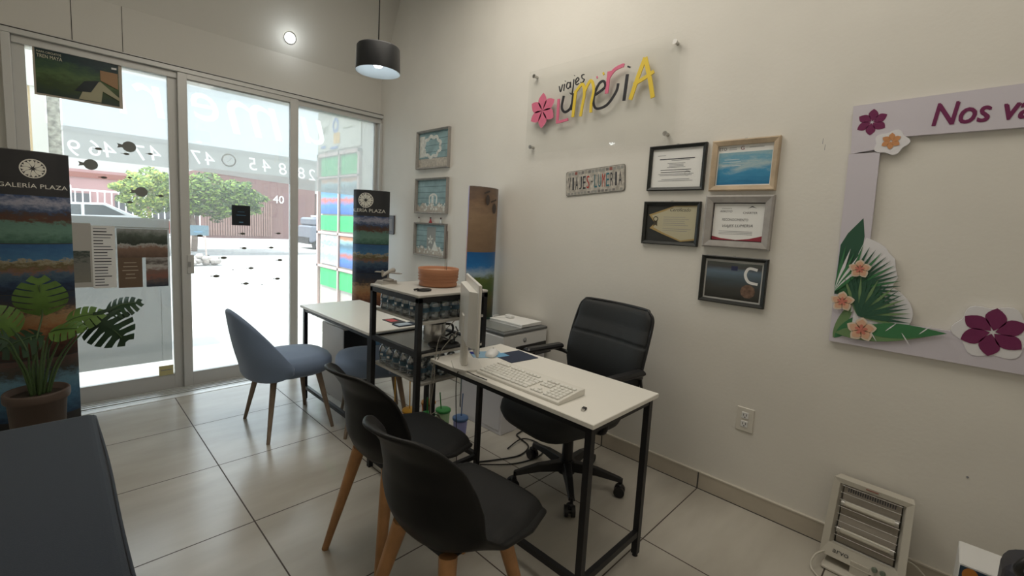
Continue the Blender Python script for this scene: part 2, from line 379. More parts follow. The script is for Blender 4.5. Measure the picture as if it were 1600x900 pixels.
for x, z, l in ((.345, .807, .07), (.40, .955, .065), (.55, 1.035, .055), (.76, 1.04, .055), (.60, .865, .06), (.56, .735, .065), (.81, .765, .06), (.83, .93, .06), (.54, 1.155, .055), (.82, 1.165, .05), (.24, 1.13, .06), (.47, .855, .02), (.69, .72, .02), (.30, .975, .02)): fish(P2, T2, x, z, l, .994)

# ================================================================== THINGS ON THE GLASS
tq = mat('poster_green_dark', (.03, .055, .045), .5); tq2 = mat('poster_green', (.07, .12, .05), .5)
g = MB(); T = onF(-.397, 2.155, 1.012)
g.grid(lambda u, v: (-.213+.426*u, (-.152+.304*v)+(.006*math.sin(u*9) if v == 1 else 0), .002+.006*math.sin(u*4)), 12, 2, mat('poster_edge', (.45, .40, .33), .5), T)
g.grid(lambda u, v: (-.203+.398*u, -.14+.275*v, .0035+.006*math.sin((u*.93+.02)*4)), 12, 2, photo('tren_photo', [(0, (.03, .05, .045)), (.3, (.05, .08, .03)), (.48, (.09, .15, .06)), (.62, (.05, .10, .05)), (.8, (.02, .045, .05)), (1, (.015, .03, .035))], 14, .3, .4), T)
g.text('TREN MAYA', mat('cream_ink', (.7, .66, .5), .6), T, w=.115, h=.021, pos=(-.138, .09, ), fn=lambda q: (q[0], q[1], .011)); g.text('MAPA CIRCUITOS', MATS['cream_ink'], T, w=.11, h=.012, pos=(-.14, .115), fn=lambda q: (q[0], q[1], .011))
g.prism([(.10, .075), (.19, .075), (.19, -.03), (.10, .01)], .009, .0095, mat('tan_block', (.36, .22, .12), .6), T)
g.prism([(-.01, -.135), (.03, -.03), (.10, .0), (.195, -.085), (.195, -.105), (.11, -.06), (.10, -.135)], .0096, .0105, mat('train_cream', (.38, .36, .24), .5), T)
g.prism([(-.03, -.09), (.02, -.015), (.095, .005), (.05, -.08)], .0107, .0112, mat('train_window', (.02, .03, .035), .3), T)
g.prism([(.158, .098), (.185, .10), (.185, .112), (.158, .11)], .009, .0095, paper, T)
tag(g.build('poster'), 'dark green train map poster headed TREN MAYA, at the top of the left glass door', 'poster')
# lower glass panel with sheets
pan = clear('frosted_panel', (.9, .9, .9), haze=.72, hcol=(.36, .36, .34))
g = MB(); g.box(-.50, .062, 1.048, 1.056, .15, 1.25, pan); g.box(-.50, .062, 1.046, 1.050, 1.175, 1.182, alu); g.box(.0, .002, 1.046, 1.048, .17, .70, alu)
tag(g.build('frosted_board'), 'grey frosted board behind the lower half of the left glass door', 'board')
g = MB(); T = onF(-.315, .97, 1.030); g.box(-.062, .062, -.225, .215, 0, .002, paper, T)
random.seed(3)
for k in range(20):
    z = .195-.021*k; wd = random.choice((.05, .07, .1, .09)); g.box(-.052, -.052+wd, z-.0035, z+.0035, .002, .0026, ink if k % 3 else inkg, T)
tag(g.build('price_list'), 'narrow white price list with rows of writing, taped inside the left glass door', 'notice')
g = MB(); T = onF(-.427, .99, 1.031); g.box(-.055, .05, -.235, .21, 0, .002, mat('dim_paper', (.5, .48, .44), .7), T); g.box(-.045, .04, -.20, .02, .002, .0026, photo('faded_photo', [(0, (.25, .24, .2)), (.4, (.2, .2, .18)), (.55, (.05, .07, .06)), (.8, (.4, .4, .38)), (1, (.45, .45, .42))], 30, .3, .5), T)
tag(g.build('flyer'), 'pale faded flyer left of the price list, beside the Galería Plaza banner', 'flyer')
g = MB(); T = onF(-.098, 1.065, 1.030); g.box(-.145, .145, -.105, .105, 0, .002, photo('harbour_photo', [(0, (.12, .08, .06)), (.35, (.25, .16, .12)), (.45, (.45, .45, .42)), (.5, (.04, .05, .04)), (.75, (.10, .12, .10)), (1, (.35, .37, .36))], 26, .22, .4, stretch=(1, 1, 1)), T)
tag(g.build('photo_print'), 'wide dark photo of trees above a road, taped on the left door board', 'photo')
g = MB(); T = onF(-.175, .85, 1.0296); g.box(-.068, .068, -.11, .11, 0, .002, mat('brown_sheet', (.15, .10, .065), .6), T)
for k, wd in enumerate((.07, .08, .09, .05, .06)): g.box(-wd/2, wd/2, .07-.028*k, .075-.028*k, .002, .0026, mat('tan_ink', (.5, .43, .33), .6), T)
tag(g.build('flyer'), 'plain brown flyer with lines of pale writing under the wide tree photo', 'flyer')
g = MB(); T = onF(-.02, .85, 1.029); g.box(-.066, .066, -.11, .11, 0, .002, photo('red_photo', [(0, (.04, .05, .07)), (.2, (.12, .1, .1)), (.35, (.25, .12, .09)), (.55, (.2, .13, .11)), (.7, (.5, .48, .45)), (.85, (.1, .09, .08)), (1, (.4, .38, .36))], 30, .22, .4), T)
tag(g.build('photo_print'), 'small reddish brown town photo beside the brown flyer on the left door', 'photo')
g = MB(); T = onF(.015, .082, 1.012); g.box(-.045, .045, -.038, .038, 0, .002, mat('yellow_label', (.55, .5, .25), .6), T); g.box(-.035, .035, .0, .006, .002, .0025, inkg, T)
tag(g.build('sticker'), 'small yellowish label stuck low in the corner of the left glass door', 'sticker')
g = MB(); T = onF(.535, 1.305, .990); g.box(-.068, .068, -.082, .082, 0, .004, mat('sign_navy', (.012, .016, .022), .35), T)
g.box(-.035, .035, .0, .004, .004, .0045, mat('sign_blue', (.10, .25, .4), .5), T); g.box(-.025, .025, .028, .031, .004, .0045, MATS['sign_blue'], T); g.box(-.015, .015, -.06, -.052, .004, .0045, MATS['sign_blue'], T)
tag(g.build('hours_sign'), 'square dark navy sign with faint blue lines on the middle glass door', 'sign')

# ================================================================== STREET
asph = mat('pale_asphalt', (.46, .45, .43), .9, bump=.4, bscale=30, var=.06, vscale=1.2)
g = MB(); g.box(-30, 40, 1.2, 14.4, -.4, -.15, asph); struct(g, 'ground_street')
g = MB(); g.box(-30, 40, 14.4, 14.7, -.4, -.06, mat('kerb', (.34, .33, .32), .9)); g.box(-30, 40, 14.7, 24, -.4, -.08, mat('far_pavement', (.40, .38, .36), .9, var=.15, vscale=1)); struct(g, 'ground_pavement')
pink = mat('pink_plaster', (.36, .20, .19), .85, var=.06, vscale=1); redt = mat('brick_red', (.22, .07, .05), .85)
brn = mat('rose_brown_wall', (.19, .11, .098), .85, var=.05, vscale=1); crm = mat('cream_plaster', (.50, .48, .43), .85)
h = thing('house', 'pink house with dark windows behind white bars across the street, left of the tree', 'house', (1.6, 24.5, -.08))
g = MB(); g.box(-3.2, 2.9, 1.2, 5, 0, 3.0, pink); g.box(-3.3, 3.0, 1.1, 5, 2.62, 2.86, redt); g.box(-3.2, 2.9, 1.15, 1.25, 0, .9, redt); g.build('wall', h)
for x in (-1.2, .45, 1.9):
    g = MB(); g.box(x-.4, x+.4, 1.12, 1.22, .85, 1.9, mat('dark_window', (.06, .06, .065), .3)); g.box(x-.45, x+.45, 1.08, 1.2, .78, .85, crm); g.build('window', h)
g = MB()
g.box(1.0, 1.35, 1.06, 1.2, 0, 2.1, redt); g.build('door', h)
g = thing('bar_fence', 'white barred metal fence in front of the pink house across the street', 'fence', (1.6, 24.3, -.08)); gf = g
wb = mat('white_bars', (.85, .85, .83), .5)
m_ = MB()
for k in range(26): x = -2.8+k*.24; m_.box(x-.022, x+.022, -.02, .02, .05, 2.05, wb)
m_.build('bars', gf)
for z in (.1, 1.98): m_ = MB(); m_.box(-2.9, 3.4, -.03, .03, z, z+.08, wb); m_.build('rail', gf)
for x in (-1.55, 1.0): m_ = MB(); m_.box(x-.08, x+.08, -.06, .06, 0, 2.2, wb); m_.build('post', gf)
h = thing('garage', 'rose brown garage with a ribbed metal front and the house number 40', 'building', (7.0, 24.2, -.08))
g = MB(); g.box(-2.0, 3.6, .1, 4, 0, 3.55, brn); g.box(-2.0, 3.6, .05, .12, 3.3, 3.55, mat('brown_trim', (.22, .12, .10), .8)); g.build('wall', h)
g = MB(); rib = mat('ribbed_metal', (.25, .15, .125), .6)
for k in range(28): x = -2.0+k*.115; g.box(x, x+.075, .02, .1, .15, 2.0+.0, rib); 
g.box(-2.0, 1.2, .06, .11, .15, 2.0, mat('rib_dark', (.15, .085, .07), .7)); g.build('ribbed_door', h)
g = MB(); g.text('40', mat('number_white', (.9, .9, .88), .5), basis((1, 0, 0), (0, 0, 1), (1.55, .06, 2.25)), h=.42, ext=.03); lab(g.build('house_number', h), 'white house number 40')
h = thing('building', 'dark brown low building to the right of the garage, behind the white truck', 'building', (14.5, 24.2, -.08))
g = MB(); g.box(-3.85, 4, .1, 5, 0, 2.75, mat('umber_wall', (.20, .15, .13), .85)); g.build('wall', h); g = MB(); g.box(-3.0, -1.6, .02, .1, 0, 2.1, mat('ochre_door', (.45, .27, .12), .6)); g.build('door', h)
h = thing('building', 'long pale cream building rising behind the street houses', 'building', (6, 32, -.08))
g = MB(); g.box(-16, 22, 0, 3, 0, 5.6, crm); g.box(-16, 22, -.1, 0, 5.35, 5.6, mat('grey_coping', (.4, .39, .37), .8)); g.build('wall', h)
# near shop-front column and roller shutter seen through the left edge of the glass
h = thing('shop_pillar', 'tan and cream pillar standing outside left edge of the glass front', 'pillar', (-.70, 2.6, -.15))
g = MB(); g.box(-.25, .05, -.1, .25, 0, 2.9, mat('tan_panel', (.50, .36, .19), .6)); g.build('panel', h)
g = MB(); g.box(.05, .14, -.12, .25, 0, 2.9, mat('cream_post', (.6, .57, .50), .6)); g.box(-.25, .14, -.13, .25, 2.45, 2.9, MATS['cream_post']); g.build('post', h)
g = MB(); g.box(.145, .23, 0, .3, 1.2, 2.6, mat('speckled_render', (.42, .40, .34), .9, var=.5, vscale=30)); g.build('render_strip', h)
# tree
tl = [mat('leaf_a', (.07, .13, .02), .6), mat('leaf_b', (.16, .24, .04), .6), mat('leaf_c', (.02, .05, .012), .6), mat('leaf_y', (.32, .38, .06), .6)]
h = thing('street_tree', 'broad leafy street tree with a low clipped crown across the road', 'tree', (2.85, 15.3, -.08))
g = MB(); zc = 1.9
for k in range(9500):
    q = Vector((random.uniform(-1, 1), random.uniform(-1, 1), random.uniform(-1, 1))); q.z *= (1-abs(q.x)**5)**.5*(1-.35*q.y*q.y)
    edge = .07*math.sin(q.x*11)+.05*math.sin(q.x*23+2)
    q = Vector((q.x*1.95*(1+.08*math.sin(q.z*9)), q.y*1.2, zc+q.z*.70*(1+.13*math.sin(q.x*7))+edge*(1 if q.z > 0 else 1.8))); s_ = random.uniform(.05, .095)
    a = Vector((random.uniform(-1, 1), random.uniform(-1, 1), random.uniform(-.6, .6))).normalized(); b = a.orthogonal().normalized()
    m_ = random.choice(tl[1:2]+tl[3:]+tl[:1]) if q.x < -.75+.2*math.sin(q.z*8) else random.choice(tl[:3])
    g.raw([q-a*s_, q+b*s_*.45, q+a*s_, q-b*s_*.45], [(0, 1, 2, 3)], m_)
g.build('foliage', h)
g = MB(); bark = mat('bark', (.18, .13, .10), .9); g.tube([(0, 0, 0), (.04, 0, .6), (-.03, .02, 1.2), (.02, 0, 1.9)], [.10, .06], bark); g.tube([(0, 0, 1.3), (.4, .1, 1.6), (.7, .1, 1.9)], [.05, .025], bark); g.tube([(0, 0, 1.35), (-.4, -.1, 1.6), (-.6, 0, 1.9)], [.05, .025], bark); g.build('trunk', h)
# car
h = thing('car', 'silver white parked car across the street, seen over the frosted board', 'car', (.25, 17.9, -.08), -.06)
cp = mat('silver_paint', (.62, .64, .66), .25, .4, coat=.5); cg = mat('car_glass', (.05, .06, .065), .1)
prof = [(-1.9, .35), (-1.95, .75), (-1.75, .98), (-1.2, 1.05), (-.6, 1.44), (.55, 1.48), (1.25, 1.12), (1.85, 1.0), (1.98, .7), (1.95, .32)]
g = MB(); g.prism(prof, -.8, .8, cp, Matrix(((1, 0, 0, 0), (0, 0, -1, 0), (0, 1, 0, 0), (0, 0, 0, 1)))); g.build('body', h, bevel=.06)
g = MB(); g.prism([(-1.0, 1.06), (-.52, 1.38), (-.05, 1.40), (-.05, 1.06)], .79, .815, cg, Matrix(((1, 0, 0, 0), (0, 0, -1, 0), (0, 1, 0, 0), (0, 0, 0, 1)))); g.prism([(.03, 1.06), (.03, 1.40), (.50, 1.41), (1.05, 1.10)], .79, .815, cg, Matrix(((1, 0, 0, 0), (0, 0, -1, 0), (0, 1, 0, 0), (0, 0, 0, 1)))); g.build('side_window', h)
for x in (-1.25, 1.3):
    g = MB(); g.cyl((x, -.84, .32), (x, -.62, .32), .32, .32, blackp, 24); g.cyl((x, -.86, .32), (x, -.83, .32), .19, .19, chrome, 16); g.build('wheel', h)
g = MB(); g.box(-1.98, -1.88, -.7, .7, .5, .6, blackp); g.build('bumper', h)
# truck
h = thing('truck', 'small truck with a white box body parked by the brown building', 'truck', (7.75, 16.9, -.08), .0)
g = MB(); g.box(.0, 2.3, -.75, .75, .5, 1.42, mat('truck_white', (.75, .77, .8), .5)); g.box(-.02, 2.32, -.77, .77, 1.38, 1.46, alu); g.build('box_body', h)
g = MB(); g.box(-.62, -.04, -.7, .7, .28, 1.0, mat('truck_grey', (.16, .17, .20), .4), bev=.06); g.box(-.55, -.08, -.64, .64, 1.0, 1.36, MATS['truck_grey'], bev=.08); g.build('cab', h)
g = MB(); g.box(-.65, 2.3, -.6, .6, .22, .5, blackp); g.build('chassis', h)
for x in (-.3, .95, 1.7): g = MB(); g.cyl((x, -.74, .2), (x, -.55, .2), .2, .2, blackp, 20); g.cyl((x, -.76, .2), (x, -.73, .2), .10, .10, chrome, 12); g.build('wheel', h)
# stone heap with easel sign
g = MB(); st = mat('stone', (.36, .32, .29), .95, var=.25, vscale=6)
for k in range(26):
    a = random.uniform(0, 6.3); r = random.uniform(.05, .14); x, y = random.uniform(-.42, .42), random.uniform(-.2, .2)
    z = max(0, .26-abs(x)*.4)*random.random(); g.lathe([(0, -r*.7), (r*.8, -r*.45), (r, 0), (r*.75, r*.45), (0, r*.6)], st, (x, y, z+r*.5), 7, smooth=False)
o = g.build('stone_heap'); o.location = (2.25, 11.2, -.15); tag(o, 'low heap of stones by the far kerb under the tree', 'stones', kind='stuff')
h = thing('easel_sign', 'blue grey board on easel legs standing by the stone heap', 'sign', (2.3, 11.75, -.15))
g = MB(); g.box(-.25, .25, -.02, .02, .78, 1.06, mat('slate_blue', (.10, .16, .19), .5)); g.box(-.1, .1, -.025, -.02, .87, .89, MATS['sign_blue']); g.build('board', h)
for x in (-.16, .16): g = MB(); g.cyl((x*1.3, .06, 0), (x, 0, .8), .02, .02, mat('easel_wood', (.5, .4, .35), .7), 8); g.build('leg', h)
# poster wall outside right
g = MB(); g.box(1.85, 2.1, 1.22, 2.66, -.15, 3.2, crm); tag(g.build('side_wall'), 'cream side wall outside the right pane carrying the poster rack', 'wall', kind='structure')
def onS(y, z, off): return basis((0, -1, 0), (0, 0, 1), (1.85-off, y, z))
rk = thing('poster_rack', 'pale metal rack of green and photo posters outside the right pane', 'rack', (1.845, 2.0, .1))
TR = at(-1.845, -2.0, -.1); prk = mat('rack_pink', (.62, .45, .42), .5)
m_ = MB()
for y0, y1, z0, z1 in ((2.56, 2.60, .15, 2.1), (2.0-.025, 2.0+.005, .15, 2.1), (1.49, 1.53, .15, 2.1), (1.49, 2.6, 2.06, 2.1), (1.49, 2.6, 1.12, 1.15), (1.49, 2.6, .70, .73), (1.49, 2.6, .15, .2), (1.49, 2.6, 1.80, 1.82)):
    m_.box(1.815, 1.845, y0, y1, z0, z1, prk, TR)
m_.build('frame', rk)
grn = mat('poster_bright_green', (.02, .50, .13), .5)
sea = photo('sea_photo', [(0, (.03, .1, .35)), (.25, (.05, .2, .5)), (.4, (.5, .12, .08)), (.5, (.1, .3, .5)), (.7, (.06, .14, .2)), (.85, (.3, .5, .55)), (.93, (.6, .25, .1)), (1, (.7, .3, .15))], 9, .12, .4)
sea2 = photo('map_photo', [(0, (.5, .55, .6)), (.3, (.3, .4, .5)), (.5, (.65, .65, .62)), (.7, (.25, .4, .5)), (1, (.7, .7, .66))], 14, .4, .4)
for cy, cw in ((2.27, .24), (1.765, .2)):
    for z0, z1, mm, nm in ((1.83, 2.05, grn, 'green_poster'), (1.37, 1.79, sea, 'photo_poster'), (1.17, 1.35, grn, 'green_poster'), (.75, 1.11, sea2 if cy > 2 else sea, 'photo_poster'), (.47, .69, grn, 'green_poster')):
        m_ = MB(); m_.box(1.832, 1.840, cy-cw, cy+cw, z0, z1, mm, TR)
        m_.build(nm, rk)
g = MB(); g.box(1.835, 1.845, 1.5, 2.62, 2.13, 2.50, mat('rack_paper', (.62, .60, .52), .6)); T = onS(2.1, 2.3, .018)
g.text('OFF', mat('olive_ink', (.22, .25, .15), .6), T, h=.09, pos=(-.32, .08)); g.lathe([(.05, 0), (.085, 0)], mat('blue_ink', (.12, .22, .5), .6), n=20, T=T @ at(-.02, .11, 0)); g.prism([(-.07, -.10), (.1, -.10), (.1, .02), (-.07, .02)], 0, .001, mat('orange_ink', (.75, .42, .08), .6), T)
g.box(.18, .4, .05, .06, 0, .001, MATS['olive_ink'], T); g.box(-.42, -.28, -.13, -.10, 0, .001, MATS['blue_ink'], T); g.box(-.15, .05, -.16, -.13, 0, .001, MATS['blue_ink'], T)
tag(g.build('notice_sheet'), 'cream notice sheet with OFF lettering above the green posters outside', 'notice')

# ================================================================== DESKS AND SHELF TOWER
def desk(loc, L, D, H, label, legs=(-1, 1), bars=(-1, 1)):
    """long axis along y, centred"""
    r = thing('desk', label, 'desk', loc)
    g = MB(); g.box(-D/2, D/2, -L/2, L/2, H-.018, H, white, bev=.002); g.build('desktop', r)
    for sx in (-1, 1):
        for sy in legs:
            x, y = sx*(D/2-.028), sy*(L/2-.028); g = MB(); g.box(x-.0125, x+.0125, y-.0125, y+.0125, .012, H-.018, black); g.cyl((x, y, 0), (x, y, .012), .012, .01, blackp, 10); g.build('leg', r)
    g = MB(); a = D/2-.028; b = L/2-.028
    for sx in (-1, 1): g.box(sx*a-.01, sx*a+.01, -b, b, H-.044, H-.019, black)
    for sy in (-1, 1): g.box(-a, a, sy*b-.01, sy*b+.01, H-.044, H-.019, black)
    g.build('top_frame', r)
    for sy in bars: g = MB(); g.box(-a+.012, a-.012, sy*b-.01, sy*b+.01, .09, .115, black); g.build('stretcher', r)
    g = MB(); g.box(-a-.01, -a+.01, -b+.012, b-.012, .09, .115, black); g.build('stretcher', r)
    return r
desk((.879, -2.0, 0), .91, .462, .70, 'white topped desk with black metal legs in front of the office chair, carrying the keyboard', (-1,), (-1,))
desk((.878, -.46, 0), .99, .455, .70, 'white topped desk with metal legs close to the glass front, behind the shelf tower', (-1, 1), (-1,))
tw = thing('shelf_tower', 'black metal shelf tower with pale shelves of water bottles between the two desks', 'shelf', (.7925, -1.315, 0))
for sx in (-1, 1):
    for sy in (-1, 1): x, y = sx*.2, sy*.208; g = MB(); g.box(x-.0125, x+.0125, y-.0125, y+.0125, 0, .985, black, bev=.001); g.build('leg', tw)
gsh = mat('grey_shelf_board', (.52, .50, .46), .4)
for z, mm in ((1.0, gsh), (.872, gsh), (.722, gsh), (.582, gsh)):
    g = MB(); e = .0 if z == 1.0 else -.014
    g.box(-.213-e*0, .213, -.221, .221, z-.012, z, mm, bev=.002) if z == 1.0 else g.box(-.186, .186, -.221, .221, z-.012, z, mm)
    g.build('shelf', tw)
g = MB()
for z in (.988,):
    g.box(-.2125, .2125, -.2205, -.196, z-.024, z-.0005, black); g.box(-.2125, .2125, .196, .2205, z-.024, z-.0005, black); g.box(-.2125, -.188, -.196, .196, z-.024, z-.0005, black); g.box(.188, .2125, -.196, .196, z-.024, z-.0005, black)
g.build('top_frame', tw)
for z in (.732, .108):
    for sy in (-1, 1): g = MB(); g.box(-.188, .188, sy*.208-.011, sy*.208+.011, z-.024, z-.001, black); g.build('crossbar', tw)
    for sx in (-1, 1): g = MB(); g.box(sx*.2-.011, sx*.2+.011, -.196, .196, z-.024, z+.001, black); g.build('crossbar', tw)

# ---------------------------------------------------------------- water bottles
bcl = clear('bottle_plastic', (.93, .96, .98), refl=.9, rough=.08, haze=.10, hcol=(.9, .94, .95)); blab = clear('bottle_label', (.35, .5, .62), haze=.6, hcol=(.22, .36, .46)); bcap = mat('bottle_cap', (.75, .78, .8), .35)
bwat = clear('bottle_water', (.86, .92, .95), refl=.1, rough=.02)
def bottle():
    r = thing('water_bottle', 'x', 'bottle')
    g = MB(); g.lathe([(0, .001), (.024, .001), (.030, .006), (.030, .02), (.0275, .028), (.030, .036), (.030, .070), (.0285, .078), (.021, .095), (.012, .106), (.0115, .110)], bcl, n=18)
    g.lathe([(0, .004), (.0245, .004), (.0275, .02), (.0275, .066), (.024, .085), (0, .086)], bwat, n=14); g.build('bottle_body', r)
    g = MB(); g.lathe([(.0306, .040), (.0306, .062)], blab, n=20);
    g.box(-.0312, -.0306, -.008, .008, .046, .057, whitep); g.build('bottle_label', r)
    g = MB(); g.lathe([(.0125, .106), (.013, .107), (.013, .117), (.011, .119), (0, .119)], bcap, n=14); g.build('cap', r)
    return r
ords = ['nearest the front corner leg', 'second from the front corner leg', 'third from the front corner leg', 'fourth from the front corner leg', 'fifth from the front corner leg', 'farthest from the front corner leg']
b0 = bottle(); n = 0
def place_b(x, y, z, l, gr):
    global n
    if n == 0: b0.location = (x, y, z); b0['label'] = l; b0['group'] = gr
    else: dup(b0, (x, y, z), random.uniform(-.6, .6), l, gr)
    n += 1
for k in range(6): place_b(.642, -1.485+k*.066, .872, 'water bottle on upper shelf, left edge row, '+ords[k], 'water bottles on the upper shelf')
for k in range(3): place_b(.702+k*.06, -1.488+(.0 if k < 2 else .004), .872, 'water bottle on upper shelf, near edge, '+('first', 'second', 'third')[k]+' in from the corner bottle', 'water bottles on the upper shelf')
for k in range(6): place_b(.642, -1.482+k*.066, .582, 'water bottle on lower shelf, left edge row, '+ords[k], 'water bottles on the lower shelf')
for k in range(3): place_b(.703, -1.475+k*.068, .582, 'water bottle on lower shelf, second row, '+ords[k], 'water bottles on the lower shelf')
for k in range(2): place_b(.765+k*.062, -1.478, .582, 'water bottle on lower shelf, near edge, '+('beside the second row', 'farthest right')[k], 'water bottles on the lower shelf')
# ---------------------------------------------------------------- things on the tower
tc = mat('terracotta', (.42, .19, .10), .6, bump=.3, bscale=60)
h = thing('clay_bowl', 'round terracotta bowl with ribbed side on top of the shelf tower', 'bowl', (.86, -1.30, 1.0))
g = MB(); g.lathe([(0, .004), (.088, .004), (.092, 0), (.100, .004), (.100, .016), (.097, .020), (.103, .045), (.105, .07), (.108, .092), (.105, .095), (.100, .09), (.096, .03), (0, .028)], tc, n=40); g.build('bowl_body', h)
for z in (.034, .05, .066): g = MB(); g.lathe([(.1035+z*.03, z-.002), (.106+z*.03, z), (.1035+z*.03, z+.002)], tc, n=40); g.build('rib', h)
g = MB(); g.lathe([(0, .078), (.1, .08)], mat('potting_sand', (.40, .26, .17), .95, var=.2, vscale=40), n=24); g.build('filling', h)
for k, (a, b) in enumerate(((.02, .0), (.027, -.004))):
    h = tag((lambda g: (g.cyl((.875+a, -1.31+b, 1.075), (.872+a, -1.312+b, 1.32-.03*k), .0016, .0014, mat('incense_brown', (.10, .06, .05), .8), 6), g.build('incense_stick'))[1])(MB()), 'thin dark stick standing upright in the terracotta bowl, the '+('taller' if k == 0 else 'shorter')+' of two', 'stick', 'sticks in the terracotta bowl')
g = MB(); g.tube([(.648, -1.425, 1.006), (.66, -1.45, 1.006), (.70, -1.452, 1.006), (.715, -1.43, 1.006), (.70, -1.41, 1.006), (.665, -1.408, 1.006), (.645, -1.43, 1.012), (.63, -1.42, 1.008)], .005, blackp)
tag(g.build('cable_coil'), 'small coil of black cord on top of the shelf tower by the front corner', 'cord')
gy = mat('grey_figurine', (.33, .31, .28), .55)
h = thing('ornament', 'small grey winged ornament on the window side of the tower top', 'ornament', (.70, -1.15, 1.0), .5)
g = MB(); g.lathe([(0, 0), (.028, 0), (.03, .005), (.012, .010), (.005, .014), (.004, .035), (0, .035)], gy, n=20); g.build('base', h)
g = MB(); g.tube([(-.055, 0, .028), (-.02, 0, .040), (.02, 0, .046), (.05, 0, .05)], [.006, .014], gy, n=10); g.prism([(-.01, -.075), (.012, -.075), (.028, 0), (.012, .075), (-.01, .075), (-.004, 0)], .038, .043, gy); g.build('body', h)
g = MB(); g.prism([(-.062, .026), (-.045, .026), (-.05, .058), (-.064, .058)], -.002, .002, gy, Matrix(((1, 0, 0, 0), (0, 0, -1, 0), (0, 1, 0, 0), (0, 0, 0, 1)))); g.build('tail', h)
g = MB()
for k in range(4): g.box(.61+.004*k, .70+.002*k, -1.19+.005*k, -1.115, 1.0+.004*k, 1.003+.004*k, mat('grey_paper', (.5, .48, .44), .8))
for o_ in [g.build('leaflet_pile')]: tag(o_, 'flat pile of grey leaflets under the winged ornament on the tower top', 'papers'); o_.location = (-.0, .03, 0)
bpy.data.objects['ornament'].location.z = 1.016; bpy.data.objects['ornament'].location.x = .665; bpy.data.objects['ornament'].location.y = -1.125
# pouch on the upper shelf
h = thing('pouch', 'olive yellow pouch on the upper shelf at the right, behind the monitor top', 'bag', (.925, -1.36, .872))
def pouch(u, v):
    a = u*2*PI; z = v; r = math.sin(PI*min(max(v, .0), 1)*.93+.12)**.6; return (.065*r*math.cos(a), .10*r*math.sin(a), .085*z)
g = MB(); g.grid(pouch, 24, 10, mat('olive_fabric', (.20, .19, .035), .8, bump=.3, bscale=90)); g.build('body', h, weld=True)
g = MB(); g.tube([(0, -.09, .06), (-.02, -.03, .088), (-.01, .04, .09), (0, .09, .065)], .004, blackp); g.build('zip', h)
g = MB(); g.box(.83, .90, -1.52, -1.44, .872, .888, blackp, bev=.003); g.box(.84, .89, -1.51, -1.46, .888, .8885, cg); tag(g.build('black_case'), 'flat black case lying before the olive pouch on the upper shelf', 'case')
# thermos jug
h = thing('thermos_jug', 'steel jug with a black lid on the middle shelf of the tower', 'jug', (.80, -1.36, .722))
g = MB(); g.lathe([(0, 0), (.056, 0), (.058, .004), (.060, .01), (.060, .098), (.056, .104), (0, .104)], chrome, n=32); g.build('body', h)
g = MB(); g.lathe([(.0605, .098), (.0625, .1), (.0625, .115), (.055, .124), (.02, .127), (0, .127)], blackp, n=32); g.build('lid', h)
g = MB(); g.tube([(.058, 0, .09), (.092, 0, .085), (.095, 0, .05), (.060, 0, .025)], .006, blackp, T=RZ(-.6)); g.build('handle', h)
g = MB(); g.lathe([(0, 0), (.05, 0), (.062, .004), (.072, .014), (.069, .014), (.06, .006), (0, .004)], blackp, n=32, sx=1.15); tag(g.build('black_tray'), 'oval black tray on the middle shelf by the monitor cables', 'tray').location = (.775, -1.478, .722)
# glass cable ends and loops
cw_ = mat('beige_cable', (.26, .24, .20), .5); cb = mat('black_cable', (.015, .015, .015), .5)
g = MB(); g.tube([(.72, -1.66, .85), (.68, -1.60, .76), (.665, -1.585, .706), (.640, -1.58, .66), (.62, -1.60, .5), (.63, -1.62, .34), (.70, -1.62, .22), (.76, -1.60, .12), (.80, -1.56, .02)], .0022, cw_)
tag(g.build('monitor_cable'), 'beige cable dropping from the monitor over the desk edge to the floor', 'cable', 'beige cables behind the monitor')
g = MB(); g.tube([(.74, -1.60, .88), (.69, -1.56, .80), (.66, -1.57, .708), (.634, -1.60, .62), (.60, -1.63, .44), (.64, -1.66, .28), (.72, -1.66, .14), (.77, -1.62, .01)], .0020, cw_)
tag(g.build('monitor_cable'), 'second beige cable hanging beside the first from monitor to floor', 'cable', 'beige cables behind the monitor')
g = MB()
for k in range(4): g.tube([(.60, -1.60-.006*k, .44), (.63, -1.63, .47-.01*k), (.655+.004*k, -1.65, .42), (.70+.01*k, -1.655, .33-.01*k), (.74, -1.66, .25+.01*k), (.69, -1.645, .29), (.63, -1.62, .40-.008*k), (.60, -1.60-.006*k, .44)], .0022, cb if k % 2 else cw_)
tag(g.build('cable_bundle'), 'tied bundle of cable hanging below the desk beside the green cups', 'cable')
g = MB(); g.tube([(.83, -1.50, .82), (.80, -1.555, .80), (.76, -1.56, .775), (.72, -1.545, .79), (.70, -1.56, .80)], .003, cb); g.tube([(.76, -1.555, .80), (.745, -1.562, .785), (.755, -1.565, .765), (.775, -1.56, .77), (.775, -1.555, .792), (.76, -1.555, .80)], .004, cb)
for v in g.v: pass
tag(g.build('black_cable_loop'), 'looped black cable in front of the steel jug, left of the monitor', 'cable')
g = MB(); g.tube([(.655, -1.93, .7035), (.652, -1.86, .704), (.655, -1.80, .704), (.644, -1.76, .70), (.638, -1.755, .62), (.645, -1.76, .45), (.68, -1.73, .25), (.72, -1.68, .1), (.80, -1.62, .006), (1.02, -1.50, .006)], .002, cb)
tag(g.build('thin_cable'), 'thin black cable running off the desk edge beneath the keyboard', 'cable')
g = MB(); g.tube([(1.06, -1.46, .007), (1.18, -1.52, .007), (1.30, -1.56, .007), (1.42, -1.52, .007), (1.46, -1.40, .007), (1.5, -1.36, .007), (1.72, -1.345, .007)], .0045, cb)
tag(g.build('floor_cable'), 'black cable along the floor from the desk to the white cabinet', 'cable', 'black cables on the floor')
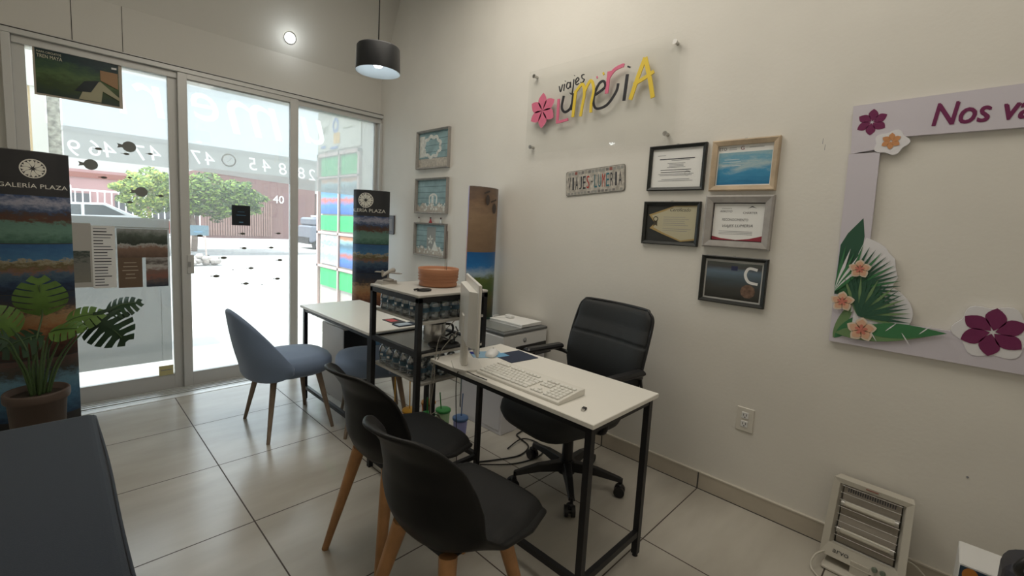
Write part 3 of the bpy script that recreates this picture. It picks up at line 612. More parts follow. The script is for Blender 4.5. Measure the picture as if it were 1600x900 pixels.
g = MB(); g.tube([(1.04, -1.50, .016), (1.20, -1.60, .006), (1.36, -1.64, .006), (1.47, -1.60, .006), (1.50, -1.50, .006), (1.44, -1.44, .016), (1.30, -1.46, .008)], .004, cb)
tag(g.build('floor_cable'), 'black cable looping on the floor near the caster of the office chair', 'cable', 'black cables on the floor')
g = MB(); g.box(1.0-.03, 1.0+.03, -1.60, -1.545, .0, .03, blackp, bev=.006); g.box(.985, 1.01, -1.59, -1.56, .03, .036, blackp); tag(g.build('power_brick'), 'small black power brick on the floor at the tower leg', 'adapter')

# ---------------------------------------------------------------- monitor
mo = thing('monitor', 'white backed flat monitor seen edge-on at the tower end of the desk', 'monitor', (.725, -1.735, .70), math.atan2(.350, .227))
mw = mat('monitor_white', (.72, .70, .65), .35)
g = MB(); L_ = .215
g.box(-L_, L_, -.008, .004, .10, .395, mw, bev=.003)
g.prism([(-L_+.01, -.002), (L_-.01, -.002), (L_-.06, .035), (-L_+.06, .035)], .13, .36, mw) ; mh = g.build('housing', mo)
g = MB(); g.box(-L_+.006, L_-.006, -.010, -.008, .115, .389, cg); g.build('screen', mh)
g = MB(); g.box(-.035, .035, .012, .04, .006, .24, mw, bev=.006); g.build('stand', mo)
g = MB(); g.prism([(-.085, -.05), (.085, -.05), (.10, .03), (.06, .075), (-.06, .075), (-.10, .03)], 0, .010, mw); g.build('foot', mo)
# keyboard
kb = thing('keyboard', 'white full-size keyboard lying along the desk edge', 'keyboard', (.766, -2.055, .70), -PI/2-.0)
kw = mat('keyboard_white', (.74, .72, .66), .4); kk = mat('key_white', (.78, .77, .72), .35)
g = MB(); g.prism([(-.0825, .0), (.0825, 0), (.0825, .026), (.05, .026), (-.075, .014), (-.0825, .010)], -.224, .224, kw, Matrix(((0, 0, 1, 0), (1, 0, 0, 0), (0, 1, 0, 0), (0, 0, 0, 1)))); kcase = g.build('case', kb, bevel=.002)
tl_ = math.atan2(.012, .125); KT = at(0, -.01, .0195) @ Matrix.Rotation(tl_, 4, 'X')
GN, GP = MB(), MB()
for r_ in range(6):
    y = -.054+r_*.0195+(.005 if r_ == 5 else 0); x = -.215
    g = MB()
    if r_ == 0: ws = [.024, .020, .024, .112, .022, .02, .022, .024]
    elif r_ == 1: ws = [.040]+[.0183]*10+[.046]
    elif r_ == 2: ws = [.032]+[.0183]*11+[.036]
    elif r_ == 3: ws = [.026]+[.0183]*12+[.025]
    elif r_ == 4: ws = [.0183]*13+[.036]
    else: ws = [.0183]*4+[.010]+[.0183]*4+[.010]+[.0183]*4+[.006]
    for i_, q in enumerate(ws):
        if r_ == 5 and q < .0183: x += q+.001; continue
        g.box(x, x+q-.0022, y-.0082, y+.0082, 0, .007, kk, KT, bev=.0025); x += q+.0006
    x = .075
    for q in range(3):
        if r_ in (2, ) or (r_ == 1 and q != 1): x += .0189; continue
        GN.box(x, x+.0165, y-.0082, y+.0082, 0, .007, kk, KT, bev=.0025); x += .0189
    x = .139
    for q in range(4): GP.box(x, x+.0165, y-.0082, y+.0082, 0, .007, kk, KT, bev=.0025); x += .0189
    g.build('key_row', kcase)
GN.build('navigation_keys', kcase); GP.build('number_pad', kcase)
# mouse and pad
g = MB(); pd = mat('navy_pad', (.03, .04, .07), .85); g.box(-.085, .085, -.075, .075, 0, .003, pd, bev=.001); g.box(-.085, -.02, .02, .075, .003, .0032, mat('pad_blue', (.15, .35, .55), .8)); o = tag(g.build('mouse_pad'), 'dark navy mouse pad on the desk beside the mouse', 'mouse pad'); o.location = (1.0, -1.76, .70); o.rotation_euler.z = -.12
h = thing('mouse', 'white computer mouse on a light blue card next to the monitor', 'mouse', (.925, -1.672, .7035), .6)
g = MB(); g.grid(lambda u, v: (.056*math.cos(PI*v)*(1), .031*math.cos(2*PI*u)*math.sin(PI*v)**.6, max(0, .025*math.sin(2*PI*u)*math.sin(PI*v)**.55)), 28, 16, whitep); g.build('body', h)
g = MB(); g.cyl((.028, -.003, .018), (.028, .003, .018), .008, .008, mat('grey_wheel', (.3, .3, .3), .5), 12); g.build('scroll_wheel', h)
g = MB(); g.box(-.075, .075, -.05, .05, 0, .0028, mat('light_blue_card', (.28, .45, .60), .6)); g.box(-.075, -.03, .01, .05, .0028, .0031, mat('deep_blue', (.03, .05, .3), .5)); o = tag(g.build('card'), 'light blue printed card under the white mouse', 'card'); o.location = (.905, -1.655, .7003); o.rotation_euler.z = -.5
h = thing('usb_receiver', 'tiny black USB plug near the front corner of the desk', 'usb plug', (.727, -2.36, .70), .3)
g = MB(); g.box(-.004, .014, -.008, .008, 0, .008, blackp, bev=.002); g.build('grip', h); g = MB(); g.box(-.015, -.004, -.006, .006, .001, .006, chrome); g.build('plug', h)
# ---------------------------------------------------------------- things on and under the window desk
g = MB(); g.box(.88, .97, -.83, -.70, .700, .703, blackp); g.box(.89, .945, -.79, -.715, .703, .7035, mat('red_card', (.5, .08, .08), .5)); tag(g.build('folder'), 'black folder with a red card on the window desk behind the tower', 'folder')
g = MB(); g.box(.86, 1.0, -.93, -.85, .700, .706, mat('navy_notebook', (.02, .03, .05), .5)); g.box(.87, .96, -.92, -.86, .706, .7065, mat('pale_blue_card', (.4, .48, .55), .5)); tag(g.build('notebook'), 'dark notebook with a pale card on top, behind the bottles on the window desk', 'notebook')
h = thing('computer_case', 'grey and black box under the window desk topped with papers', 'box', (.955, -.03, 0))
g = MB(); g.box(-.10, .10, -.19, .17, 0, .54, mat('case_grey', (.45, .41, .38), .45), bev=.004); g.build('body', h)
g = MB(); g.box(-.098, .098, -.197, -.191, .01, .535, blackp); g.build('front_panel', h)
g = MB(); random.seed(5)
for k in range(6): g.box(-.095+random.uniform(-.01, .01), .09, -.16, .13+random.uniform(-.02, .02), .0045*k, .0045*k+.004, mat('sheet_grey', (.55, .56, .6), .7) if k % 2 else paper, RZ(random.uniform(-.1, .1)))
o = tag(g.build('paper_pile'), 'stack of loose papers lying on the box under the window desk', 'papers'); o.location = (.955, -.03, .541)

# ---------------------------------------------------------------- tumblers with straws on the floor
def tumbler(name, loc, col, lid, label, straw=.16, lean=(.02, .02)):
    h = thing(name, label, 'tumbler', loc)
    g = MB(); g.lathe([(0, 0), (.032, 0), (.034, .004), (.044, .15), (.042, .15), (.032, .006), (0, .006)], col, n=24); g.build('cup_body', h)
    g = MB(); g.lathe([(.046, .144), (.049, .148), (.049, .158), (.045, .162), (.036, .164), (.02, .166), (0, .166)], lid, n=24); ld = g.build('lid', h)
    g = MB(); g.cyl((0, 0, .03), (lean[0], lean[1], .166+straw), .0035, .0035, lid, 8); g.build('straw', ld)
    return h
def frost(n_, c): return clear(n_, c, haze=.9, hcol=tuple(min(1, x*1.25) for x in c))
cO = mat('lid_orange', (.62, .30, .05), .4); cG = mat('lid_green', (.04, .26, .06), .4); cB = mat('lid_blue', (.08, .16, .34), .4); cA = mat('lid_amber', (.66, .36, .04), .4)
tumbler('tumbler', (1.14, -1.20, 0), frost('cup_violet', (.55, .56, .78)), cB, 'pale violet tumbler with a blue lid on the floor, nearest the desk leg', .14, (.012, .0))
tumbler('tumbler', (1.13, -1.04, 0), frost('cup_green', (.58, .72, .50)), cG, 'pale green tumbler with a green lid standing next to the blue-lidded one', .11, (-.03, .0))
tumbler('tumbler', (1.01, -1.04, 0), MATS['cup_green'], cG, 'green-lidded tumbler behind the tower leg, left of the other green one', .10, (-.005, .0))
tumbler('tumbler', (1.13, -.88, 0), frost('cup_orange', (.80, .52, .32)), cO, 'orange tumbler standing behind the two green-lidded tumblers', .15, (-.01, .0))
tumbler('tumbler', (.965, -.915, 0), MATS['cup_orange'], cA, 'amber-lidded tumbler between the tower legs, middle one of the orange group', .20, (-.005, 0))
tumbler('tumbler', (.85, -.925, 0), MATS['cup_orange'], cA, 'leftmost amber-lidded tumbler, partly hidden by the black chair', .22, (.01, .02))

# ---------------------------------------------------------------- cabinet and printer
cbw = mat('cabinet_white', (.72, .72, .76), .4)
h = thing('cabinet', 'white low cabinet standing against the right wall under the printer', 'cabinet', (1.585, -1.10, 0))
g = MB(); g.box(-.195, .195, -.205, .20, .0, .50, cbw, bev=.003); g.build('body', h); g = MB(); g.box(-.1985, -.1955, -.19, .185, .03, .48, cbw, bev=.001); g.build('door', h)
h = thing('printer', 'white desktop printer with grey scanner lid on the white cabinet', 'printer', (1.585, -1.12, .50))
pg = mat('printer_grey', (.12, .125, .125), .4)
g = MB(); g.box(-.215, .205, -.19, .19, .0, .150, whitep, bev=.008); g.box(-.10, .19, -.196, -.188, .012, .07, blackp); g.build('body', h)
g = MB(); g.box(-.215, .205, -.192, .19, .152, .170, pg, bev=.004); g.box(-.19, -.02, -.16, .16, .170, .174, mat('scanner_glass', (.20, .21, .20), .2)); g.build('scanner_lid', h)
g = MB(); g.box(-.09, .16, -.27, -.188, .016, .026, blackp, bev=.003); g.build('output_tray', h)
g = MB(); g.lathe([(0, 0), (.016, 0), (.016, .001), (0, .001)], mat('logo_grey', (.30, .31, .32), .4), n=24, T=basis((1, 0, 0), (0, 0, 1), (-.02, -.191, .105))); g.text('hp', whitep, basis((1, 0, 0), (0, 0, 1), (-.02, -.1925, .105)), h=.018, sh=.25); lab(g.build('logo', h), 'round printed logo with the letters hp')
g = MB(); random.seed(9)
for k in range(5): g.box(-.105+random.uniform(-.004, .004), .105, -.148, .148+random.uniform(-.006, .004), .004*k, .004*k+.0035, paper, RZ(random.uniform(-.04, .04)))
o = tag(g.build('paper_pile'), 'stack of white sheets lying on the right half of the printer', 'papers'); o.location = (1.665, -1.12, .6745); o.rotation_euler.z = .05
h = thing('plug_adapter', 'small white plug adapter with its cord on top of the sheets on the printer', 'adapter', (1.67, -1.06, .6945))
g = MB(); g.box(-.022, .022, -.03, .03, 0, .022, whitep, bev=.005); g.build('body', h); g = MB(); g.tube([(-.02, 0, .01), (-.06, .02, .005), (-.09, .06, .004), (-.06, .10, .004), (-.02, .09, .005)], .0025, whitep); g.build('cord', h)

# ---------------------------------------------------------------- standing totem banners
def petals(g, m_, T, R, n_, fn=None, inner=.12, wid=.34, z=0, skew=.0, rot=0, th=.0008):
    for k in range(n_):
        a = rot+2*PI*k/n_; pts = []
        for i in range(9): t = i/8; pts.append((R*(inner+(1-inner)*t), R*wid*math.sin(PI*t**1.15)**.9))
        for i in range(7, 0, -1): t = i/8; pts.append((R*(inner+(1-inner)*t), -R*wid*.75*math.sin(PI*t**1.15)**.9))
        q = [((x*math.cos(a+skew*x/R)-y*math.sin(a+skew*x/R)), (x*math.sin(a+skew*x/R)+y*math.cos(a+skew*x/R))) for x, y in pts]
        vs = [(x, y, z+th) for x, y in q]
        if fn: vs = [fn(v) for v in vs]
        cx = fn((R*.55*math.cos(a), R*.55*math.sin(a), z+th)) if fn else (R*.55*math.cos(a), R*.55*math.sin(a), z+th)
        vs.append(cx); c = len(vs)-1; g.raw(vs, [(i, (i+1) % c, c) for i in range(c)], m_, False, T)
def totem(label, loc, rz, W_, TH, bands, bands_b, logo=None, H=1.6):
    h = thing('totem_banner', label, 'banner', loc, rz); NU = 14
    def face(u, off=0):           # u -1..1 across, y- side
        return (u*W_/2, -TH/2*(1-u*u)**.75-off)
    for sgn, bs, nm in ((1, bands, 'front_print'), (-1, bands_b, 'back_print')):
        for z0, z1, m_ in bs:
            g = MB(); g.grid(lambda u, v: (face((u*2-1))[0]*sgn, face(u*2-1)[1]*sgn, z0+(z1-z0)*v), NU, 2, m_); g.build(nm, h)
    g = MB()
    top = [(face(-1+2*i/NU)[0], face(-1+2*i/NU)[1]) for i in range(NU+1)]+[(-face(-1+2*i/NU)[0], -face(-1+2*i/NU)[1]) for i in range(1, NU)]
    g.prism(top, H-.003, H-.0005, mat('totem_card', (.6, .6, .58), .7)); g.build('end_card', h); g = MB(); g.prism(top, .0, .003, MATS['totem_card']); g.build('end_card', h)
    if logo:
        cx, sc_ = logo
        def fn(q):
            u = max(-.99, min(.97, (cx+q[0])/(W_/2))); x, y = face(u, .0015+q[2]); return (x, y, q[1])
        g = MB(); wm = mat('logo_white', (.72, .70, .62), .5)
        for k in range(24):
            a = 2*PI*k/24; b = 2*PI*(k+1)/24; z = 1.505; R, r_ = .046*sc_, .041*sc_
            g.raw([fn((R*math.cos(a), z+R*math.sin(a), 0)), fn((R*math.cos(b), z+R*math.sin(b), 0)), fn((r_*math.cos(b), z+r_*math.sin(b), 0)), fn((r_*math.cos(a), z+r_*math.sin(a), 0))], [(0, 1, 2, 3)], wm)
        petals(g, wm, None, .042*sc_, 8, fn=lambda q: fn((q[0], 1.505+q[1], q[2])), inner=.15, wid=.24)
        petals(g, wm, None, .040*sc_, 8, fn=lambda q: fn((q[0], 1.505+q[1], q[2])), inner=.72, wid=.12, rot=PI/8)
        lab(g.build('emblem', h), 'white round lattice emblem')
        g = MB(); g.text('GALERÍA PLAZA', wm, w=.235*sc_, h=.026*sc_, fn=lambda q: fn((q[0], 1.415+q[1], 0))); lab(g.build('lettering', h), 'white lettering GALERÍA PLAZA')
    return h
tb = mat('totem_black', (.028, .028, .030), .45)
ph1 = photo('hotel_photo', [(0, (.04, .10, .07)), (.25, (.12, .22, .17)), (.42, (.10, .19, .15)), (.5, (.09, .04, .025)), (.62, (.06, .045, .045)), (.7, (.05, .08, .15)), (.85, (.3, .3, .36)), (1, (.04, .07, .15))], 26, .24, .4, stretch=(1, 1, 1.8))
ph2 = photo('coast_photo', [(0, (.01, .015, .03)), (.2, (.02, .04, .08)), (.38, (.06, .10, .14)), (.46, (.18, .10, .07)), (.56, (.11, .09, .04)), (.66, (.28, .25, .18)), (.7, (.05, .14, .25)), (1, (.03, .09, .2))], 26, .24, .4, stretch=(1, 1, 1.8))
ph3 = photo('dusk_photo', [(0, (.04, .025, .02)), (.3, (.12, .05, .03)), (.5, (.30, .14, .06)), (.65, (.32, .2, .1)), (.8, (.05, .04, .04)), (1, (.02, .03, .05))], 26, .24, .4, stretch=(1, 1, 1.8))
ph4 = photo('bay_photo', [(0, (.02, .05, .10)), (.4, (.08, .2, .32)), (.6, (.15, .3, .4)), (.8, (.06, .06, .05)), (1, (.12, .07, .06))], 26, .24, .4, stretch=(1, 1, 1.8))
bands = [(1.36, 1.60, tb), (1.10, 1.36, ph1), (.82, 1.095, ph2), (.45, .815, ph3), (.10, .445, ph4), (0, .10, tb)]
line = [(1.095, 1.10, tb), (.815, .82, tb), (.445, .45, tb)]
totem('tall black topped Galería Plaza banner behind the potted plant at left', (-.675, .44, 0), 0, .38, .15, bands+line, bands+line, (.048, 1.12))
totem('black topped Galería Plaza banner in the corner beside the right glass pane', (1.56, .72, 0), -.62, .33, .15, bands+line, bands+line, (-.045, 1.5))
sand = photo('footprint_photo', [(0, (.20, .13, .08)), (.35, (.24, .16, .10)), (.55, (.28, .19, .12)), (.8, (.20, .13, .09)), (1, (.14, .10, .08))], 10, .35, .4)
fieldp = photo('field_photo', [(0, (.03, .05, .02)), (.25, (.10, .08, .03)), (.45, (.05, .10, .02)), (.6, (.10, .14, .03)), (.68, (.3, .4, .5)), (.8, (.02, .16, .42)), (1, (.01, .10, .30))], 9, .12, .4)
tealp = photo('teal_photo', [(0, (.015, .05, .045)), (1, (.02, .07, .06))], 9, .2, .4)
strip = photo('bloom_photo', [(0, (.45, .4, .36)), (.35, (.5, .25, .22)), (.5, (.45, .35, .5)), (.8, (.3, .3, .6)), (1, (.5, .4, .6))], 6, .3, .4)
t3 = totem('tall banner with footprints on sand above sea and field, against the right wall', (1.628, -.775, 0), .14, .31, .15, [(1.14, 1.60, sand), (.66, 1.14, fieldp), (.12, .66, tealp), (0, .12, tb)], [(.9, 1.6, strip), (.12, .9, tealp), (0, .12, tb)])
g = MB()
for cx_, cz_, k in ((-.045, 1.51, 0), (.03, 1.455, 1)):
    g.lathe([(0, 0), (.024, 0)], mat('footprint_dark', (.07, .055, .05), .7), n=16, T=basis((.9, 0, .3), (-.2, 0, 1.5), (cx_, -.078, cz_)))
    for i in range(5): g.lathe([(0, 0), (.007, 0)], MATS['footprint_dark'], n=10, T=basis((1, 0, 0), (0, 0, 1), (cx_-.035+i*.012, -.078, cz_+.045+.004*i)))
lab(g.build('footprints', t3), 'dark printed footprints')

# ---------------------------------------------------------------- plant
pot = mat('brown_clay', (.085, .058, .045), .55, bump=.2, bscale=40)
h = thing('potted_plant', 'split-leaf monstera in a brown clay pot between sofa and glass front', 'plant', (-.655, .10, 0))
g = MB(); g.lathe([(0, .012), (.085, .012), (.09, 0), (.095, .01), (.112, .30), (.124, .305), (.127, .315), (.127, .345), (.122, .352), (.112, .35), (.106, .31), (0, .31)], pot, n=36); g.build('pot', h)
g = MB(); g.lathe([(0, .325), (.108, .322)], mat('soil', (.03, .022, .015), .95, bump=.6, bscale=120), n=24); g.build('soil', h)
def mon_leaf(g, c, tip, nrm, S, m_, cuts=5, droop=.25, slit=.16):
    c = Vector(c); X = Vector(tip).normalized(); Zn = Vector(nrm); Zn = (Zn-X*Zn.dot(X)).normalized(); Y = Zn.cross(X)
    def P_(x, y):  # x along midrib 0..1
        return c+S*(X*(x-.42)+Y*y)+Zn*S*(-.35*y*y-droop*(x-.3)**2*(1 if x > .3 else .3))
    def half(x): # half width of heart
        x = min(max(x, -.12), 1.0); return .52*max(0, (math.sin(PI*((x+.14)/1.16)**.72)))**.75
    n_ = cuts; L_ = []
    for sg in (1, -1):
        for k in range(n_+1):
            x0 = -.10+1.0*k/(n_+1)+.012; x1 = -.10+1.0*(k+1)/(n_+1)-.012; sw = .10
            prev = None; rows = []
            for t in [i/5 for i in range(6)]:
                a0 = x0+(x1-x0)*t; w_ = half(a0+sw*.4)
                root = .0; row = []
                for j in range(6):
                    y = w_*j/5; inset = (x1-x0)*.28*(j/5 > .45)*(1 if k < n_ else .4)
                    xx = a0+sw*(j/5)**1.4*1.0
                    ctr = (x0+x1)/2+sw*(j/5)**1.4
                    if j/5 > .35: xx = ctr+(xx-ctr)*(1.02-slit-slit*(j/5)**3)
                    else: xx = ctr+(xx-ctr)*1.18
                    if x1 > .84 and k == n_: y *= .8
                    row.append(P_(max(xx, -.14) if y > .05 else max(xx, -.02), y*sg))
                rows.append(row)
            vs = sum(rows, []); fs = [[i*6+j, i*6+j+1, (i+1)*6+j+1, (i+1)*6+j] if sg < 0 else [i*6+j, (i+1)*6+j, (i+1)*6+j+1, i*6+j+1] for i in range(5) for j in range(5)]
            g.raw(vs, fs, m_, True)
    return c+S*X*(-.42)
lgA = mat('leaf_light_green', (.085, .16, .03), .45, var=.25, vscale=14); lgB = mat('leaf_dark_green', (.018, .045, .02), .38, var=.2, vscale=14); stm = mat('stem_green', (.05, .09, .03), .5)
cdir = Vector((-.1, -1, .35))
for c, tip, nrm, S, m_, cuts in (
    ((.03, .10, .825), (-.05, -.1, 1), (-.1, -1, .35), .205, lgA, 5),
    ((.20, .12, .70), (.9, -.1, .25), (-.1, -.7, .8), .16, lgA, 4),
    ((.30, .10, .62), (.55, -.1, -.62), (-.2, -1, .25), .235, lgB, 5),
    ((.37, .14, .745), (1, -.1, .30), (-.1, -.6, .85), .165, lgB, 5),
    ((-.105, .02, .72), (-.5, -.2, .75), (.2, -1, .4), .17, lgA, 5),
    ((-.06, .06, .60), (-.95, -.1, -.3), (-.1, -.55, .9), .20, lgB, 5),
    ((.12, .02, .655), (.5, -.3, .1), (0, -.6, .9), .15, lgA, 4),
    ((-.14, -.05, .66), (-.6, -.3, .3), (0, -.8, .6), .14, lgB, 4)):
    g = MB(); base = mon_leaf(g, c, tip, nrm, S, m_, cuts, .25, .05 if m_ is lgA else .13); mid = (Vector((random.uniform(-.03, .03), random.uniform(-.02, .02), .33))+base)/2+Vector((0, 0, .06))
    o = g.build('leaf', h)
    if m_ is lgA: lab(o, 'light green split leaf')
    g = MB(); g.tube([(c[0]*.12, c[1]*.1, .32), (c[0]*.22, c[1]*.25, .45), mid, base, base+Vector(tip).normalized()*S*.75-Vector(nrm).normalized()*.004], [.006, .0025], stm); g.build('stem', h)
for k in range(4):
    g = MB(); a = k*1.7; g.tube([(.02*math.cos(a), .02*math.sin(a), .32), (.05*math.cos(a), .04*math.sin(a), .48), (.10*math.cos(a), .06*math.sin(a), .62)], [.007, .004], stm); g.build('stem', h)

# ---------------------------------------------------------------- bench (navy cushion)
nav = mat('navy_fabric', (.014, .021, .034), .85, bump=.5, bscale=400, sheen=.15)
h = thing('bench', 'navy blue upholstered bench in the left foreground', 'bench', (-.79, -1.65, 0))
g = MB(); g.box(-.33, .33, -1.02, 1.02, .28, .43, nav, bev=.02); scu = g.build('seat_cushion', h, bevel=.012)
g = MB(); g.box(-.31, .31, -.99, .99, .06, .28, mat('navy_side', (.018, .024, .04), .85)); g.build('base', h, bevel=.004)
g = MB(); g.tube([(.322, 1.0, .415), (.331, .5, .418), (.328, 0, .415), (.331, -.5, .418), (.325, -1.0, .415)], .004, nav); g.tube([(-.32, 1.013, .415), (0, 1.018, .418), (.32, 1.01, .415)], .004, nav); g.build('piping', scu)
for x in (-.27, .27):
    for y in (-.93, .93): g = MB(); g.cyl((x, y, 0), (x, y, .06), .022, .028, mat('bench_leg', (.3, .22, .15), .5), 12); g.build('leg', h)

# ---------------------------------------------------------------- blue shell chairs
bfab = mat('blue_velvet', (.165, .225, .335), .75, bump=.35, bscale=300, sheen=.3); bleg = mat('grey_oak', (.25, .19, .14), .55, var=.15, vscale=20)
def blue_chair(label, loc, rz):
    h = thing('shell_chair', label, 'chair', loc, rz, 'blue shell chairs')
    g = MB()
    def seat(u, v):
        a = 2*PI*u; r = v; z = .0
        x = .235*math.copysign(abs(math.cos(a))**.75, math.cos(a)); y = .235*math.copysign(abs(math.sin(a))**.75, math.sin(a))
        return x*r, y*r
    prof = [(0, .355), (.86, .355), (.97, .375), (1.0, .405), (.985, .435), (.93, .453), (.6, .462), (0, .465)]
    vs = []; N_ = 32
    for r, z in prof:
        for i in range(N_):
            a = 2*PI*i/N_; x = .235*math.copysign(abs(math.cos(a))**.75, math.cos(a)); y = .235*math.copysign(abs(math.sin(a))**.75, math.sin(a)); vs.append((x*r+.01, y*r, z))
    fs = [[k*N_+i, k*N_+(i+1) % N_, (k+1)*N_+(i+1) % N_, (k+1)*N_+i] for k in range(len(prof)-1) for i in range(N_)]
    g.raw(vs, fs, bfab, True); g.build('seat', h)
    # wrap-round back: high in the middle, sloping down to the seat sides
    g = MB()
    def back(u, v):
        a = PI+(u*2-1)*1.42; t = abs(u*2-1); top = .775-.315*max(0, (t-.10)/.90)**1.35
        if t < .25: top = .775-.05*(t/.25)**2*.6
        top = .775-.35*(t**2.1)
        z0 = .352+.055*t**6; z = z0+(top-z0)*v; lean = .085*max(0, (z-.40)/.375)
        R = .243+.010*math.sin(PI*v); x = R*math.copysign(abs(math.cos(a))**.8, math.cos(a))-lean*(1-t*t*.8); y = (R+.008-.05*max(0, (z-.5)/.28)*(1-t*.3))*math.copysign(abs(math.sin(a))**.8, math.sin(a)); return (x, y, z)
    g.grid(back, 40, 12, bfab); g.build('backrest', h, solid=.028, sub=1)
    for sx in (-1, 1):
        for sy in (-1, 1): g = MB(); g.cyl((sx*.13, sy*.14, .36), (sx*.19, sy*.225, 0), .019, .010, bleg, 14); g.build('leg', h)
    return h
blue_chair('blue velvet shell chair with tapered wooden legs standing free before the glass door', (.455, -.30, 0), 0)
blue_chair('blue velvet shell chair pushed in behind the shelf tower at the window desk', (.89, -.60, 0), 2.75)

# ---------------------------------------------------------------- black moulded chairs with wooden legs
bsh = mat('black_shell', (.005, .005, .005), .5, spec=.3, bump=.05, bscale=300); bcu = mat('black_leatherette', (.006, .006, .006), .55, spec=.3, bump=.15, bscale=250); beech = mat('beech_wood', (.42, .215, .09), .45, var=.2, vscale=14)
def lerp_table(tb_, t):
    for i in range(len(tb_)-1):
        if t <= tb_[i+1][0]:
            a, b = tb_[i], tb_[i+1]; k = (t-a[0])/(b[0]-a[0]); k = k*k*(3-2*k)*.5+k*.5; return [a[j]+(b[j]-a[j])*k for j in range(1, len(a))]
    return list(tb_[-1][1:])
#        t    x     z    half  wing-x  wing-z
SH = [(0, .250, .425, .170, -.02, .000), (.08, .240, .447, .200, -.02, .006), (.3, .11, .440, .232, 0, .022), (.48, -.03, .436, .240, .01, .050), (.58, -.135, .452, .228, .045, .085), (.67, -.170, .52, .214, .085, .075), (.79, -.180, .625, .196, .085, .02), (.90, -.200, .725, .178, .075, -.015), (.97, -.245, .79, .145, .06, -.015), (1, -.285, .815, .105, .055, -.012)]
def black_chair(label, loc, rz):
    h = thing('moulded_chair', label, 'chair', loc, rz, 'black moulded chairs at the desk')
    g = MB()
    def shell(u, v):
        x, z, hw, wx, wz = lerp_table(SH, v); s_ = u*2-1; k = abs(s_)**2.4; return (x+wx*k, hw*s_, z+wz*k)
    g.grid(shell, 22, 44, bsh); g.build('shell', h, solid=.015, sub=1)
    g = MB()
    def cush(u, v, top):
        t = .035+v*.50; x, z, hw, wx, wz = lerp_table(SH, t); s_ = (u*2-1)*.90; k = abs(s_)**2.4; e = (1-abs(u*2-1)**6)*(1-abs(v*2-1)**8)
        return (x+wx*k, hw*s_, z+wz*k+.007+(.026*e**.6 if top else 0))
    g.grid(lambda u, v: cush(u, v, 1), 20, 20, bcu); g.build('cushion', h)
    for sx in (-1, 1):
        for sy in (-1, 1):
            g = MB(); q = [Vector((sx*.105, sy*.105, .435)), Vector((sx*.198, sy*.195, 0))]; g.cyl(q[0], q[1], .026, .013, beech, 10); g.build('leg', h)
    g = MB(); g.box(-.10, .10, -.10, .10, .400, .420, blackp, bev=.01); g.build('mount', h)
    return h
black_chair('black moulded chair with padded seat and wooden legs, the one nearer the window', (.355, -1.752, 0), 0.02)
black_chair('black moulded chair with padded seat in the foreground, nearest the camera', (.245, -2.235, 0), .07)

# ---------------------------------------------------------------- office chair
lea = mat('charcoal_leatherette', (.026, .028, .029), .58, spec=.3, bump=.2, bscale=200)
oc = thing('office_chair', 'black padded swivel chair with armrests behind the desk by the wall', 'office chair', (1.295, -1.90, 0), PI-.14)
# local +x is the front of the chair
STAR = math.radians(78.5)-(PI-.14)
g = MB(); g.cyl((0, 0, .06), (0, 0, .13), .045, .04, blackp, 20)
for k in range(5):
    a = k*2*PI/5+STAR; d = Vector((math.cos(a), math.sin(a), 0)); n_ = Vector((-d.y, d.x, 0)); vs = []
    for t, w_, z0, z1 in ((.03, .028, .075, .125), (.16, .022, .082, .118), (.285, .016, .072, .092)):
        p_ = d*t
        vs += [p_+n_*w_+Vector((0, 0, z0)), p_-n_*w_+Vector((0, 0, z0)), p_-n_*w_*.7+Vector((0, 0, z1)), p_+n_*w_*.7+Vector((0, 0, z1))]
    g.raw(vs, [(i*4+j, i*4+(j+1) % 4, (i+1)*4+(j+1) % 4, (i+1)*4+j) for i in range(2) for j in range(4)]+[(8, 9, 10, 11), (3, 2, 1, 0)], blackp)
sbase = g.build('star_base', oc, bevel=.003)
for k in range(5):
    a = k*2*PI/5+STAR; d = Vector((math.cos(a), math.sin(a), 0)); n_ = Vector((-d.y, d.x, 0)); c_ = d*.285
    g = MB(); g.cyl(c_+Vector((0, 0, .055)), c_+Vector((0, 0, .09)), .008, .008, blackp, 8); e = c_+Vector((.01, .0, .028))
    for s_ in (-1, 1): g.cyl(e+n_*s_*.008, e+n_*s_*.025, .027, .027, blackp, 20)
    g.cyl(e-n_*.02, e+n_*.02, .012, .012, blackp, 10); g.box(e.x-.014, e.x+.014, e.y-.014, e.y+.014, .045, .066, blackp, bev=.004); g.build('caster', sbase)
g = MB(); g.cyl((0, 0, .12), (0, 0, .24), .030, .028, blackp, 20); g.cyl((0, 0, .24), (0, 0, .37), .020, .020, mat('gas_lift', (.05, .05, .05), .3, .5), 16); g.build('column', oc)
g = MB(); g.box(-.12, .14, -.08, .08, .365, .395, blackp, bev=.008); g.tube([(.05, -.08, .38), (.05, -.2, .375), (.05, -.24, .375)], .006, blackp); g.build('seat_mechanism', oc)
vs = []; N_ = 36; g = MB()
prof = [(0, .372), (.80, .374), (.95, .388), (1, .42), (.985, .450), (.92, .466), (.6, .472), (0, .473)]
for r, z in prof:
    for i in range(N_):
        a = 2*PI*i/N_; ca, sa = math.cos(a), math.sin(a); x = .265*math.copysign(abs(ca)**.55, ca); y = .265*math.copysign(abs(sa)**.55, sa); vs.append((x*r+.075, y*r, z-(.025*max(0, (x*r-.15)/.1) if x > 0 else 0)+.012*(abs(y*r)/.25)**2*(z > .45)))
g.raw(vs, [[k*N_+i, k*N_+(i+1) % N_, (k+1)*N_+(i+1) % N_, (k+1)*N_+i] for k in range(len(prof)-1) for i in range(N_)], lea, True); g.build('seat', oc)
